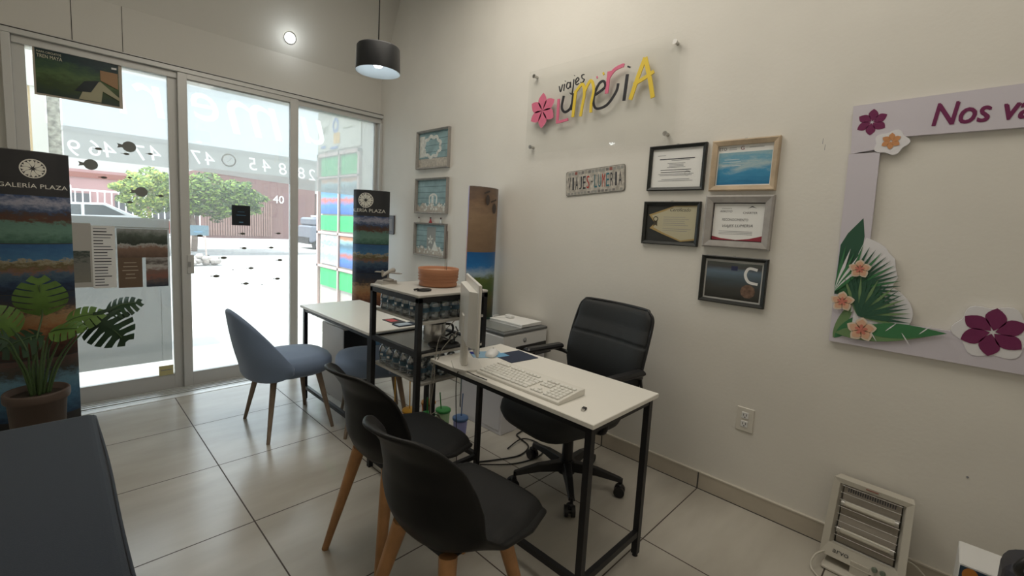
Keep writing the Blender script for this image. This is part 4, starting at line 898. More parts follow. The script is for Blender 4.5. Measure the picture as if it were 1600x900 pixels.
def bprof(t):     # height 0..1 -> x, z, half width
    z = .49+.452*t; x = -.265-.065*t+.035*math.sin(PI*min(1, t*1.3)); return x, z, .236+.026*math.sin(PI*min(1, t*.75+.12))-.006*(t > .9)*(t-.9)*10
BT = .037
def bk(u, v, side):
    x, z, hw = bprof(v); s_ = u*2-1; e = (1-abs(s_)**7)*(1-abs(v*2-1)**9); e = max(e, 0)**.45
    cr = hw*(1-.10*max(0, (v-.88)/.12)**2); seam = .010*math.exp(-((v-.60)/.012)**2)+(.004*math.exp(-((v-.60)/.06)**2)*math.sin(s_*22)*.4) if side > 0 else 0
    pad = (BT*e if side > 0 else -.022*e)
    return (x+.035*s_*s_+pad-seam*1.0, cr*s_, z)
g = MB(); g.grid(lambda u, v: bk(u, v, 1), 34, 50, lea); g.grid(lambda u, v: bk(1-u, v, -1), 34, 50, blackp); ocb = g.build('backrest', oc, weld=True)
g = MB(); pts = [bk(0, .03, 0), bk(0, .3, 0), bk(0, .6, 0), bk(0, .9, 0), bk(.02, .985, 0), bk(.1, 1, 0), bk(.5, 1, 0), bk(.9, 1, 0), bk(.98, .985, 0), bk(1, .9, 0), bk(1, .6, 0), bk(1, .3, 0), bk(1, .03, 0)]
def b0_(u, v): x, z, hw = bprof(v); s_ = u*2-1; return (x+.035*s_*s_, hw*(1-.10*max(0, (v-.88)/.12)**2)*s_, z)
pts = [b0_(0, .02), b0_(0, .3), b0_(0, .6), b0_(0, .88), b0_(.01, .97), b0_(.06, 1), b0_(.5, 1), b0_(.94, 1), b0_(.99, .97), b0_(1, .88), b0_(1, .6), b0_(1, .3), b0_(1, .02), b0_(.5, .0), b0_(0, .02)]
g.tube(pts, .0075, blackp); g.build('piping', ocb)
g = MB(); g.tube([(-.08, 0, .38), (-.20, 0, .385), (-.285, 0, .44), (-.30, 0, .60)], .018, blackp); g.build('back_bracket', oc)
for s_ in (-1, 1):
    g = MB(); g.box(-.19, .09, s_*.285-.027, s_*.285+.027, .640, .668, blackp, bev=.010); g.build('arm_pad', oc)
    g = MB(); g.tube([(.06, s_*.17, .385), (.06, s_*.27, .40), (.055, s_*.288, .48), (.03, s_*.288, .642)], .014, blackp); g.tube([(-.22, s_*.20, .60), (-.20, s_*.27, .62), (-.12, s_*.285, .648)], .012, blackp); g.build('arm_support', oc)

# ---------------------------------------------------------------- pendant lamp and spotlight
em = mat('bulb_glow', (.90, .97, 1), emit=4)
h = thing('pendant_lamp', 'black drum pendant lamp hanging on a thin cord near the corner', 'lamp', (.65, -1.0, 2.09))
g = MB(); g.lathe([(.112, 0), (.108, .118), (.104, .124), (.018, .128)], mat('lamp_shell', (.009, .010, .012), .45), n=48); shd = g.build('shade', h)
g = MB(); g.lathe([(.112, 0), (.1095, .0), (.105, .114), (.03, .118), (0, .118)], mat('lamp_inner_white', (.45, .50, .52), .5), n=48); g.build('inner_reflector', shd)
g = MB(); g.lathe([(0, .022), (.018, .026), (.028, .042), (.026, .06), (.014, .078)], em, n=24); g.build('bulb', h)
g = MB(); g.cyl((0, 0, .078), (0, 0, .117), .014, .018, whitep, 16); g.build('bulb_holder', h)
g = MB(); g.tube([(0, 0, .125), (.001, 0, .5), (0, 0, 1.292)], .003, cb, sub=0); g.cyl((0, 0, .124), (0, 0, .15), .012, .008, cb, 12); g.build('cord', h)
g = MB(); g.lathe([(0, 1.262), (.05, 1.264), (.05, 1.288), (0, 1.291)], cb, n=24); g.build('ceiling_cup', h)
light('POINT', 'pendant_bulb_light', (.65, -1.0, 2.12), .4, (.88, .95, 1), .03)
# the spotlight sits on the steep upper face
sn = Vector((0, -(3.382-2.69), -(1.02-.712))).normalized()
sp_ = Vector((.905, .955, 2.815)); Q = sn.to_track_quat('Z', 'Y').to_matrix().to_4x4(); Q.translation = sp_
h = thing('spotlight', 'small round lit spotlight with a metal rim high on the slanted face above the door', 'lamp', tuple(sp_))
Q2 = sn.to_track_quat('Z', 'Y').to_matrix().to_4x4()
g = MB(); g.lathe([(.050, -.002), (.052, .006), (.044, .010), (.036, .006), (.036, -.002)], chrome, n=32, T=Q2); g.build('rim', h)
g = MB(); g.lathe([(0, .012), (.03, .011), (.036, .004)], mat('spot_glow', (.95, 1, 1), emit=9), n=28, T=Q2); g.build('lens', h)
light('POINT', 'spotlight_light', tuple(sp_+sn*.12), .32, (.92, .98, 1), .03)

# ================================================================== RIGHT WALL
def frame(label, y0, y1, z0, z1, bw, m_, prnt, depth=.02, tilt=0, hook=True):
    """y0 > y1 (window side first)"""
    cy, cz = (y0+y1)/2, (z0+z1)/2; h = thing('framed_picture', label, 'framed picture', (WX-.001, cy, cz)); T = basis((0, -1, 0), (0, 0, 1), (0, 0, 0)) @ RZ(tilt)
    W_, H_ = (y0-y1)/2, (z1-z0)/2
    g = MB(); o_ = [(-W_, -H_), (W_, -H_), (W_, H_), (-W_, H_)]; i_ = [(-W_+bw, -H_+bw), (W_-bw, -H_+bw), (W_-bw, H_-bw), (-W_+bw, H_-bw)]
    for k in range(4):
        a, b, c, d = o_[k], o_[(k+1) % 4], i_[(k+1) % 4], i_[k]; m1 = lambda p, q, t=.22: (p[0]+(q[0]-p[0])*t, p[1]+(q[1]-p[1])*t)
        a2, b2 = m1(a, d), m1(b, c)
        vs = [(*a, 0), (*b, 0), (*b, depth*.85), (*a, depth*.85), (*a2, depth), (*b2, depth), (*c, depth*.7), (*d, depth*.7), (*c, 0), (*d, 0)]
        g.raw(vs, [(0, 1, 2, 3), (3, 2, 5, 4), (4, 5, 6, 7), (7, 6, 8, 9), (1, 0, 9, 8)], m_, False, T)
    g.build('frame', h)
    g = MB(); prnt(g, T @ at(0, 0, .004), W_-bw, H_-bw); g.build('print', h)
    if hook: g = MB(); g.box(-.006, .006, H_-.001, H_+.006, .004, .008, chrome, T); g.build('hook', h)
    return h
def rows(g, T, m_, ys, x0, x1, th=.0022, jag=True):
    for k, y in enumerate(ys):
        d = (x1-x0)*.12*random.random() if jag else 0; g.box(x0+d, x1-d, y-th/2, y+th/2, .0012, .0016, m_, T)
def pr1(g, T, W_, H_):
    g.box(-W_, W_, -H_, H_, 0, .001, paper, T); rows(g, T, inkg, [H_-.035], -W_*.8, -W_*.45)
    rows(g, T, ink, [H_-.055], -W_*.75, W_*.75, .005); rows(g, T, inkg, [H_-.063], -W_*.3, W_*.6); rows(g, T, inkg, [.025, .018, .011, .004], -W_*.38, W_*.36); rows(g, T, ink, [-.010, -.022], -W_*.7, W_*.65, .003)
    rows(g, T, inkg, [-.032, -.039, -.06, -.068], -W_*.72, W_*.7); g.lathe([(.012, 0), (.0135, .0)], inkg, n=18, T=T @ at(W_*.45, -.03, .0015))
frame('black framed certificate with a plain white text sheet, upper left of the five', -1.963, -2.277, 1.573, 1.815, .018, mat('frame_black', (.02, .022, .02), .4), pr1)
wd = mat('frame_pine', (.50, .39, .27), .55, var=.2, vscale=12)
def pr2(g, T, W_, H_):
    g.box(-W_, W_, -H_, H_, 0, .001, paper, T); g.box(-W_+.006, W_-.006, -H_+.006, H_-.034, .001, .0014, photo('blue_water_photo', [(0, (.03, .18, .36)), (.35, (.06, .28, .48)), (.52, (.40, .52, .55)), (.66, (.16, .38, .52)), (.8, (.30, .46, .52)), (1, (.08, .30, .48))], 16, .32, .3, stretch=(1, .6, 2)), T)
    g.text('ETO', ink, T, h=.014, pos=(-W_*.82, H_-.016), fn=lambda q: (q[0], q[1], .0016)); g.text('G', mat('ink_dark_red', (.2, .03, .05), .5), T, h=.018, pos=(-W_*.1, H_-.015), fn=lambda q: (q[0], q[1], .0016)); rows(g, T, inkg, [H_-.012, H_-.02], -W_*.6, -W_*.3); rows(g, T, inkg, [H_-.014], W_*.1, W_*.7)
    rows(g, T, whitep, [H_*.3, H_*.18, .0], -W_*.8, -W_*.1, .0016)
frame('pale wooden frame with a bright blue water certificate, upper right of the five', -2.307, -2.611, 1.565, 1.813, .026, wd, pr2, .024)
gold = mat('cream_gold', (.50, .46, .32), .45); gold2 = mat('gold_edge', (.42, .30, .12), .4)
def pr3(g, T, W_, H_):
    g.box(-W_, W_, -H_, H_, 0, .001, mat('dark_card', (.03, .032, .03), .5), T)
    g.prism([(-W_*.92, H_*.45), (-W_*.3, H_*.75), (W_*.1, H_*.95), (W_, H_*.97), (W_, -H_*.85), (W_*.45, -H_*.97), (-W_*.3, -H_*.6), (-W_*.85, -H_*.3), (-W_*.65, 0)], .001, .0013, gold2, T)
    g.prism([(-W_*.80, H_*.40), (-W_*.25, H_*.68), (W_*.1, H_*.90), (W_, H_*.93), (W_, -H_*.76), (W_*.45, -H_*.90), (-W_*.3, -H_*.5), (-W_*.70, -H_*.24), (-W_*.55, 0)], .0013, .0016, gold, T)
    g.text('Certificado', ink, T, h=.018, sh=.2, pos=(W_*.35, H_*.74), fn=lambda q: (q[0], q[1], .0019)); g.lathe([(0, 0), (.015, 0)], mat('seal_dark', (.07, .06, .04), .4), n=18, T=T @ at(-W_*.62, H_*.22, .0019)); g.prism([(-.010, 0), (.010, 0), (.012, -.03), (0, -.022), (-.012, -.03)], .0017, .0019, MATS['seal_dark'], T @ at(-W_*.62, H_*.12, 0)); g.lathe([(0, 0), (.010, 0)], gold, n=16, T=T @ at(-W_*.62, H_*.22, .0021))
    for y in (.034, .022, .012, 0, -.01, -.03, -.04): g.box(-W_*.3, W_*(.55+.3*random.random()), y-.001, y+.001, .0017, .0019, inkg, T)
frame('black framed gold and dark Certificado with a round seal, left in the middle row', -1.957, -2.275, 1.279, 1.514, .018, MATS['frame_black'], pr3)
def pr4(g, T, W_, H_):
    g.box(-W_, W_, -H_, H_, 0, .001, mat('thin_black_edge', (.03, .02, .02), .5), T); g.box(-W_+.004, W_-.004, -H_+.004, H_-.004, .001, .0013, paper, T); F = lambda q: (q[0], q[1], .0018)
    g.text('ARROYO', ink, T, h=.010, pos=(-W_*.48, H_*.55), sh=.2, fn=F); g.text('CHÁRTER', ink, T, h=.013, pos=(W_*.45, H_*.5), fn=F); g.text('RECONOCIMIENTO', ink, T, w=.12, h=.012, pos=(-W_*.1, H_*.12), fn=F); g.text('VIAJES LUMERIA', ink, T, w=.145, h=.018, sh=.3, pos=(0, -H_*.22), rot=.03, fn=F)
    for y in (-.046, -.053, -.06): g.box(-W_*.7, W_*.6, y-.001, y+.001, .0014, .0017, inkg, T)
    rd = mat('wine_red', (.28, .03, .05), .5); g.prism([(-W_+.004, -H_+.004), (W_-.004, -H_+.004), (W_-.004, -H_+.03), (W_*.5, -H_+.014), (0, -H_+.006), (-W_*.6, -H_+.012), (-W_+.004, -H_+.022)], .0013, .0016, rd, T)
    for q in range(8): g.box(-W_*.65+q*.006, -W_*.65+q*.006+.003, H_*.68, H_*.71, .0014, .0016, ink, T)
    g.prism([(W_*.35, H_*.70), (W_*.5, H_*.84), (W_*.68, H_*.72), (W_*.5, H_*.78)], .0014, .0017, ink, T)
frame('grey framed RECONOCIMIENTO for VIAJES LUMERIA, right in the middle row', -2.302, -2.614, 1.284, 1.544, .036, mat('frame_grey', (.36, .34, .32), .5, var=.12, vscale=20), pr4, .028)
def pr5(g, T, W_, H_):
    g.box(-W_, W_, -H_, H_, 0, .001, mat('silver_mat', (.5, .5, .48), .4), T)
    g.box(-W_+.008, W_-.008, -H_+.008, H_-.012, .001, .0014, photo('lake_photo', [(0, (.03, .03, .025)), (.3, (.06, .06, .055)), (.5, (.07, .09, .10)), (.7, (.13, .18, .23)), (.82, (.08, .08, .08)), (.92, (.10, .11, .10)), (1, (.3, .33, .34))], 9, .10, .3, stretch=(1, .7, 3)), T)
    g.stroke([(W_*.80, H_*.62), (W_*.52, H_*.66), (W_*.42, H_*.35), (W_*.55, H_*.02), (W_*.85, -H_*.05)], .013, whitep, .0015, T, .0006)
    g.lathe([(0, 0), (.034, 0)], mat('brown_rock', (.16, .10, .07), .8, var=.4, vscale=60), n=10, T=T @ at(W_*.55, -H_*.45, .0016)); g.box(-.01, .02, H_*.5, H_*.72, .0014, .0016, mat('dusky_blue', (.03, .035, .09), .5), T)
frame('black framed photo of a lake at dusk, the lowest of the five', -2.308, -2.618, 1.005, 1.243, .018, MATS['frame_black'], pr5)
# beach pictures near the corner
gfr = mat('driftwood_grey', (.30, .285, .26), .6, var=.15, vscale=20)
planks = mat('teal_planks', (.27, .40, .42), .6, var=.25, vscale=9); shell_ = mat('shell_white', (.70, .71, .66), .6, var=.15, vscale=40); sandm = mat('pale_sand', (.50, .46, .40), .9, var=.2, vscale=50)
def beach(kind):
    def f(g, T, W_, H_):
        g.box(-W_, W_, -H_, H_, 0, .001, planks, T)
        for k in range(5): y = -H_*.5+k*H_*.36; g.box(-W_, W_, y, y+.003, .001, .0013, mat('plank_gap', (.05, .10, .11), .7), T)
        random.seed(kind)
        if kind == 1:
            g.box(-W_, W_, -H_, -H_*.5, .001, .0014, sandm, T)
            for k in range(9): a = k*.7; g.stroke([(W_*(-.1+.5*math.cos(a)), H_*(.15+.5*math.sin(a))), (W_*(-.1+.6*math.cos(a+.35)), H_*(.15+.62*math.sin(a+.35))), (W_*(-.1+.5*math.cos(a+.7)), H_*(.15+.5*math.sin(a+.7)))], .028, shell_, .0014, T, .0006)
            g.box(-W_*.95, -W_*.6, -H_*.4, H_*.8, .0013, .0016, shell_, T)
        else:
            pts = [(-W_, -H_)]+[(-W_+2*W_*i/12, -H_*(.55+.16*math.sin(i*1.9))) for i in range(13)]+[(W_, -H_)]; g.prism(pts, .001, .0014, sandm, T)
            for k in range(26): g.lathe([(0, 0), (random.uniform(.006, .014), 0)], shell_, n=8, T=T @ at(random.uniform(-W_*.9, W_*.9), random.uniform(-H_*.9, -H_*.5), .0016+.0001*k))
            if kind == 2:
                g.stroke([(-W_*.15, -H_*.5), (-W_*.15, -H_*.05), (W_*.1, H_*.1), (W_*.32, -H_*.05), (W_*.3, -H_*.5)], .016, shell_, .0015, T, .0006); g.box(-W_*.02, W_*.12, -H_*.45, H_*.02, .0015, .002, shell_, T)
            else:
                g.prism([(-W_*.25, -H_*.6), (W_*.35, -H_*.6), (W_*.35, H_*.85), (-W_*.25, H_*.85)], .0012, .0015, mat('weathered_board', (.32, .33, .31), .7), T)
                petals(g, shell_, T, .045, 5, inner=.05, wid=.22, z=.002, rot=.3); g.prism([(W_*.1, -H_*.7), (W_*.55, -H_*.7), (W_*.3, -H_*.05)], .0016, .002, shell_, T)
    return f
for k, (z0, z1, t) in enumerate(((1.80, 2.135, 'framed pale beach picture with shells, the topmost of three by the window'), (1.41, 1.72, 'framed teal plank beach picture, the middle of three by the window'), (1.03, 1.328, 'framed teal beach picture with a starfish and sand, the lowest of three'))):
    frame(t, .33, -.14, z0, z1, .016, gfr, beach(k+1), .032, hook=False)
for k, (y, c) in enumerate(((.27, (.55, .55, .52)), (.09, (.35, .04, .05)), (-.06, (.55, .58, .58)))):
    h = thing('figurine', ('tiny pale', 'tiny red', 'tiny grey')[k]+' figurine standing on the lowest beach picture, '+('window side', 'in the middle', 'right side')[k], 'figurine', (1.787, y, 1.328), group='figurines on the lowest beach picture')
    cm = mat('fig%d' % k, c, .5); g = MB(); g.lathe([(0, 0), (.016, 0), (.015, .006), (.008, .02), (.006, .034), (0, .036)], cm, n=14); g.build('body', h)
    g = MB(); g.lathe([(0, .034), (.006, .037), (.0075, .043), (.005, .05), (0, .052)], mat('fig_head', (.15, .1, .09), .5), n=12); g.build('head', h)
g = MB(); g.box(1.79, WX, .705, .83, 1.195, 1.38, mat('dusk_frame', (.07, .06, .065), .5), bev=.003); g.box(1.7885, 1.790, .735, .80, 1.23, 1.345, mat('dusk_print', (.14, .11, .10), .5)); tag(g.build('wall_plaque'), 'small dark plaque on the right wall beside the corner banner', 'plaque')
# novelty number plate
h = thing('licence_plate', 'novelty metal plate reading VIAJES-LUMERIA on the right wall', 'plate', (WX-.004, -1.599, 1.641)); T = basis((0, -1, 0), (0, 0, 1), (0, 0, 0)) @ RZ(.072)
pm = mat('plate_collage', (.45, .42, .37), .4, var=.35, vscale=40); g = MB(); W_, H_ = .216, .078
pts = []
for cx_, cy_, a0 in ((W_-.014, H_-.014, 0), (-W_+.014, H_-.014, PI/2), (-W_+.014, -H_+.014, PI), (W_-.014, -H_+.014, 3*PI/2)):
    for i in range(5): a = a0+i*PI/8; pts.append((cx_+.014*math.cos(a), cy_+.014*math.sin(a)))
g.prism(pts, 0, .002, mat('plate_edge', (.12, .12, .11), .4), T); g.prism([(x*.985, y*.965) for x, y in pts], .002, .0028, pm, T); g.build('plate', h)
g = MB(); random.seed(11)
for k in range(16):
    x = -W_+.02+k*.0255; c = random.choice([(.20, .19, .18), (.28, .10, .08), (.35, .33, .28), (.30, .30, .28), (.5, .5, .47)]); mm = mat('chip%d' % (int(c[0]*100)), c, .5)
    g.box(x, x+.02, H_-.026, H_-.008, .0028, .0032, mm, T); g.box(x-.004, x+.014, -H_+.006, -H_+.020, .0028, .0032, mat('chip%d' % int(random.choice((12, 30, 35, 50))), c, .5), T)
g.build('collage_strip', h)
cols = {'k': ink, 'r': mat('plate_red', (.45, .05, .04), .5), 't': mat('plate_teal', (.04, .16, .20), .5), 'b': mat('plate_navy', (.03, .05, .12), .5)}
g = MB(); x = -W_+.030
for ch, cc in zip('VIAJES-LUMERIA', 'kkkkkrkttrtkkk'):
    g.text(ch, cols[cc], T, w=.012 if ch in 'I-' else .021, h=.007 if ch == '-' else .080, pos=(x, -.002), fn=lambda q: (q[0], q[1], .0040)); x += .0285
lab(g.build('lettering', h), 'black, red and teal letters VIAJES-LUMERIA')

# acrylic sign with the agency logo
h = thing('acrylic_sign', 'clear acrylic sign with pink, yellow and black viajes Lumeria lettering', 'sign', (WX-.03, -1.564, 2.115)); T = basis((0, -1, 0), (0, 0, 1), (0, 0, 0))
g = MB(); g.box(-.535, .535, -.275, .275, -.0025, .0025, clear('acrylic', (.992, .994, .992), refl=.02, fres=.22), T); g.build('acrylic_sheet', h)
for x, z in ((-.49, .24), (.50, .23), (-.49, -.23), (.49, -.24)):
    g = MB(); g.cyl((x, z, -.029), (x, z, .006), .009, .009, chrome, 16, T); g.cyl((x, z, .003), (x, z, .010), .013, .013, chrome, 20, T); g.build('standoff', h)
pk = mat('logo_pink', (.66, .16, .26), .4); ye = mat('logo_yellow', (.75, .55, .06), .4); bk_ = mat('logo_black', (.03, .03, .035), .4)
# sign-local coordinates: u = -(y+1.564), v = z-2.115
g = MB(); petals(g, pk, T @ at(-.395, .0, .003), .115, 6, inner=.0, wid=.36, z=.002, rot=.52, th=.004); petals(g, pk, T @ at(-.395, .0, .003), .05, 6, inner=0, wid=.5, z=.0, rot=.52+.5, th=.004); lab(g.build('flower', h), 'pink flower emblem')
def S(g, pts, wd_, m_): g.stroke(pts, wd_, m_, .003, T, .006)
_z = [0]
def letter(strokes, m_, nm='letter', l=None):
    g_ = MB()
    for pts, wd_ in strokes: _z[0] += 1; g_.stroke(pts, wd_, m_, .003+.0003*(_z[0] % 9), T, .006)
    o_ = g_.build(nm, h)
    if l: lab(o_, l)
letter([([(-.262, .055), (-.262, -.02), (-.262, -.095)], .020), ([(-.27, -.092), (-.23, -.090), (-.175, -.084)], .016)], pk, l='pink letter L')
letter([([(.108, .155), (.104, .09), (.100, .03)], .022), ([(.100, .11), (.14, .155), (.19, .170), (.205, .168)], .020)], pk, l='pink letter r')
letter([([(.022, .135), (.030, .138)], .013)], pk, 'letter_dot', 'pink dot over the e')
letter([([(-.128, .085), (-.133, .0), (-.138, -.075)], .020), ([(-.13, .075), (-.08, .115), (-.060, .06), (-.070, -.02), (-.078, -.078)], .018), ([(-.065, .06), (-.02, .125), (.008, .07), (-.003, -.01), (-.002, -.065)], .018)], ye, l='yellow letter m')
letter([([(.064, .148), (.073, .152)], .016)], ye, 'letter_dot', 'yellow dot over the e')
letter([([(.262, -.03), (.30, .09), (.335, .185)], .024), ([(.335, .185), (.375, .06), (.400, -.04)], .024), ([(.275, .05), (.34, .075), (.395, .10)], .020)], ye, l='yellow letter A')
letter([([(-.222, .068), (-.232, .0), (-.205, -.035), (-.165, -.02), (-.148, .02)], .015), ([(-.145, .072), (-.150, .01), (-.150, -.03)], .015)], bk_, l='black letter u')
letter([([(.02, .035), (.065, .055), (.088, .075), (.075, .105), (.045, .098), (.018, .05), (.012, -.01), (.04, -.048), (.11, -.035), (.165, .03), (.175, .075)], .014)], bk_, l='black letter e with a long tail')
letter([([(.232, .115), (.228, .06), (.222, -.03)], .018)], bk_, l='black letter i')
letter([([(.236, .150), (.240, .158)], .020)], bk_, 'letter_dot', 'black dot of the i')
g = MB(); k_ = .0045
for stx in ([(-.265, .135), (-.252, .098), (-.238, .142)], [(-.226, .10), (-.222, .142)], [(-.176, .14), (-.198, .145), (-.205, .122), (-.192, .108), (-.178, .12), (-.176, .145), (-.172, .11)], [(-.150, .158), (-.152, .11), (-.160, .07), (-.175, .08)], [(-.135, .132), (-.112, .148), (-.12, .162), (-.135, .15), (-.13, .122), (-.108, .125)], [(-.072, .172), (-.09, .170), (-.086, .152), (-.070, .142), (-.082, .126), (-.097, .13)]):
    S(g, stx, .0055, bk_)
S(g, [(-.219, .157), (-.217, .160)], .006, bk_); S(g, [(-.148, .178), (-.146, .181)], .006, bk_); lab(g.build('lettering', h), 'small black script reading viajes')

# big selfie frame prop
h = thing('photo_prop_frame', 'large white cut-out photo frame with flowers and Nos va lettering on the right wall', 'frame', (WX-.002, -3.4, 1.4)); T = basis((0, -1, 0), (0, 0, 1), (0, 0, 0)) @ at(-3.4, -1.4, 0)
# coordinates below: u = -y, v = z
lil = mat('lilac_board', (.62, .585, .65), .5); lilw = mat('board_white', (.76, .75, .78), .5)
TP = T
D_ = .018
g = MB()
g.prism([(2.866, 1.905), (3.95, 1.925), (3.95, 1.765), (3.02, 1.765), (3.02, 1.73), (2.878, 1.71)], .002, D_, lil, TP)
g.prism([(2.872, 1.7099), (2.974, 1.7099), (2.985, 1.2), (3.0, 1.03), (3.95, 1.03), (3.95, .915), (2.888, .913)], .002, D_, lil, TP)
g.prism([(3.75, 1.03), (3.95, 1.03), (3.95, 1.765), (3.75, 1.765)], .002, D_, lil, TP); g.build('board', h)
# lobed white backings of the corner flower, fern fans and big flower
g = MB(); g.prism([(3.004+.052*math.cos(a)*(1+.12*math.cos(5*a)), 1.745+.045*math.sin(a)*(1+.12*math.cos(5*a))) for a in [i*2*PI/40 for i in range(40)]], .002, D_+.002, lilw, TP); lab(g.build('white_backing', h), 'white lobed cut-out edge')
g = MB(); g.prism([(2.95, 1.30)]+[(2.93+.150*math.cos(a)*(1+.03*math.cos(14*a)), 1.215+.155*math.sin(a)) for a in [PI*.42-i*PI*.75/14 for i in range(15)]]+[(2.95, 1.05)], .002, D_+.002, lilw, TP); lab(g.build('white_backing', h), 'white lobed cut-out edge')
g = MB(); g.prism([(2.96, 1.10)]+[(2.985+.16*math.cos(a), 1.065+.125*math.sin(a)) for a in [PI*.55-i*PI*.75/14 for i in range(15)]]+[(2.96, .97)], .002, D_+.003, lilw, TP); lab(g.build('white_backing', h), 'white lobed cut-out edge')
g = MB(); g.prism([(3.362+.098*math.cos(a)*(1+.10*math.cos(6*a-.6)), 1.048+.092*math.sin(a)*(1+.10*math.cos(6*a-.6))) for a in [i*2*PI/48 for i in range(48)]], .002, D_+.002, lilw, TP); lab(g.build('white_backing', h), 'white lobed cut-out edge')
def leafshape(g, m_, x, y, L_, wd_, a, z, n_=10):
    P_ = [(L_*i/n_, wd_*math.sin(PI*(i/n_)**.8)) for i in range(n_+1)]+[(L_*i/n_, -wd_*math.sin(PI*(i/n_)**.8)) for i in range(n_-1, 0, -1)]
    g.prism([(x+px*math.cos(a)-py*math.sin(a), y+px*math.sin(a)+py*math.cos(a)) for px, py in P_], z, z+.0006, m_, TP)
pgn = mat('print_green', (.05, .20, .08), .5); pgd = mat('print_dark_green', (.03, .10, .06), .5); pgl = mat('print_olive_green', (.16, .27, .12), .5); wh = lilw
g = MB(); z = D_+.0005
g.prism([(2.885, 1.33), (2.905, 1.38), (2.95, 1.445), (2.962, 1.37), (2.958, 1.25), (2.92, 1.12), (2.885, 1.12)], D_, D_+.0008, pgd, TP)
for k in range(7): leafshape(g, wh if k % 2 else pgn, 2.885, 1.13, .20-.01*k, .006, PI*.47-k*.10, D_+.003+.0007*k)
leafshape(g, pgn, 2.932, 1.07, .19, .042, PI*.46, D_+.0010); leafshape(g, pgl, 2.90, .93, .20, .018, 1.25, D_+.0012); leafshape(g, pgn, 2.905, .93, .16, .02, .95, D_+.0014)
g.build('green_leaf', h)
g = MB()
for k in range(15): a = PI*.44-k*.115; leafshape(g, pgd if k % 3 else pgn, 2.925, 1.14, .20-.002*k, .0065, a, D_+.004+.0007*(k % 3))
lab(g.build('palm_fan', h), 'printed palm fan, upper')
g = MB()
for k in range(19): a = PI*.62-k*.115; leafshape(g, pgd if k % 3 else pgl, 2.975, 1.04, .168, .0062, a, D_+.0065+.0007*(k % 3))
lab(g.build('palm_fan', h), 'printed palm fan, lower')
g = MB(); leafshape(g, pgl, 2.905, .955, .345, .036, .19, D_+.009); leafshape(g, pgn, 2.98, .985, .27, .03, .13, D_+.0098)
for k in range(5): leafshape(g, wh, 2.97+.05*k, .985+.004*k, .055, .002, -1.0 if k % 2 else .9, D_+.0106)
lab(g.build('banana_leaf', h), 'printed banana leaf along the lower edge')
pe1 = mat('plumeria_peach', (.70, .42, .28), .5); pe2 = mat('plumeria_coral', (.60, .20, .15), .5); pw = mat('plumeria_tip', (.72, .60, .48), .5)
for x, y, R in ((2.962, 1.235, .040), (2.918, 1.092, .044), (2.994, .985, .052)):
    g = MB(); TT = TP @ at(x, y, D_+.012); petals(g, pw, TT, R, 5, inner=0, wid=.44, rot=.3); petals(g, pe1, TT, R*.82, 5, inner=0, wid=.42, z=.001, rot=.3); petals(g, pe2, TT, R*.45, 5, inner=0, wid=.3, z=.002, rot=.3); g.build('plumeria', h)
mar = mat('maroon_print', (.17, .02, .09), .45); org = mat('orange_print', (.60, .28, .12), .5)
for x, y, R, m_, nm, zz in ((2.935, 1.832, .052, mar, 'flower', 0), (3.004, 1.750, .032, org, 'flower', .003), (3.362, 1.048, .088, mar, 'flower', .003)):
    g = MB(); petals(g, m_, TP @ at(x, y, D_+zz), R, 6, inner=.07, wid=.36, rot=.25, skew=.25); lab(g.build(nm, h), 'orange printed flower' if m_ is org else 'maroon printed flower')
g = MB(); g.text('Nos va', mar, TP, w=.252, h=.080, sh=.12, pos=(3.247, 1.834), fn=lambda q: (q[0], q[1], D_+.001))
for a_ in (.0035,): g.text('Nos va', mar, TP, w=.252, h=.080, sh=.12, pos=(3.247+a_, 1.834), fn=lambda q: (q[0], q[1], D_+.0014)); g.text('Nos va', mar, TP, w=.252, h=.080, sh=.12, pos=(3.247, 1.834+a_), fn=lambda q: (q[0], q[1], D_+.0018))
lab(g.build('lettering', h), 'maroon lettering Nos va')
# outlet
h = thing('wall_outlet', 'white double power outlet low on the right wall under the frames', 'outlet', (WX, -2.59, .446)); T = basis((0, -1, 0), (0, 0, 1), (0, 0, 0))
g = MB(); g.box(-.04, .04, -.06, .06, 0, .006, mat('outlet_ivory', (.70, .67, .60), .4), T, bev=.003); cpl = g.build('cover_plate', h)
for z in (-.022, .022):
    g = MB(); g.box(-.016, .016, z-.016, z+.016, .006, .009, whitep, T, bev=.002); g.box(-.008, -.005, z-.003, z+.008, .009, .0095, ink, T); g.box(.005, .008, z-.003, z+.008, .009, .0095, ink, T); g.cyl((0, z-.009, .009), (0, z-.009, .0095), .003, .003, ink, 8, T); g.build('socket', cpl)
for y, z, a in ((-2.771, 1.775, .25), (-2.781, 1.748, .45)): g = MB(); g.box(WX-.0006, WX, y-.0008, y+.0008, z-.012, z+.012, inkg); tag(g.build('scratch'), 'tiny dark scratch on the wall between frames and cut-out frame, '+('upper' if z > 1.76 else 'lower')+' one', 'mark')
g = MB(); g.cyl((WX-.002, -3.363, .49), (WX, -3.363, .49), .004, .004, inkg, 10); tag(g.build('nail_hole'), 'small dark nail hole in the wall above the heater, toward the right', 'mark')

# heater
h = thing('quartz_heater', 'white portable quartz heater tipped against the wall on the floor', 'heater', (1.62, -3.105, -.0), -PI/2-.05)
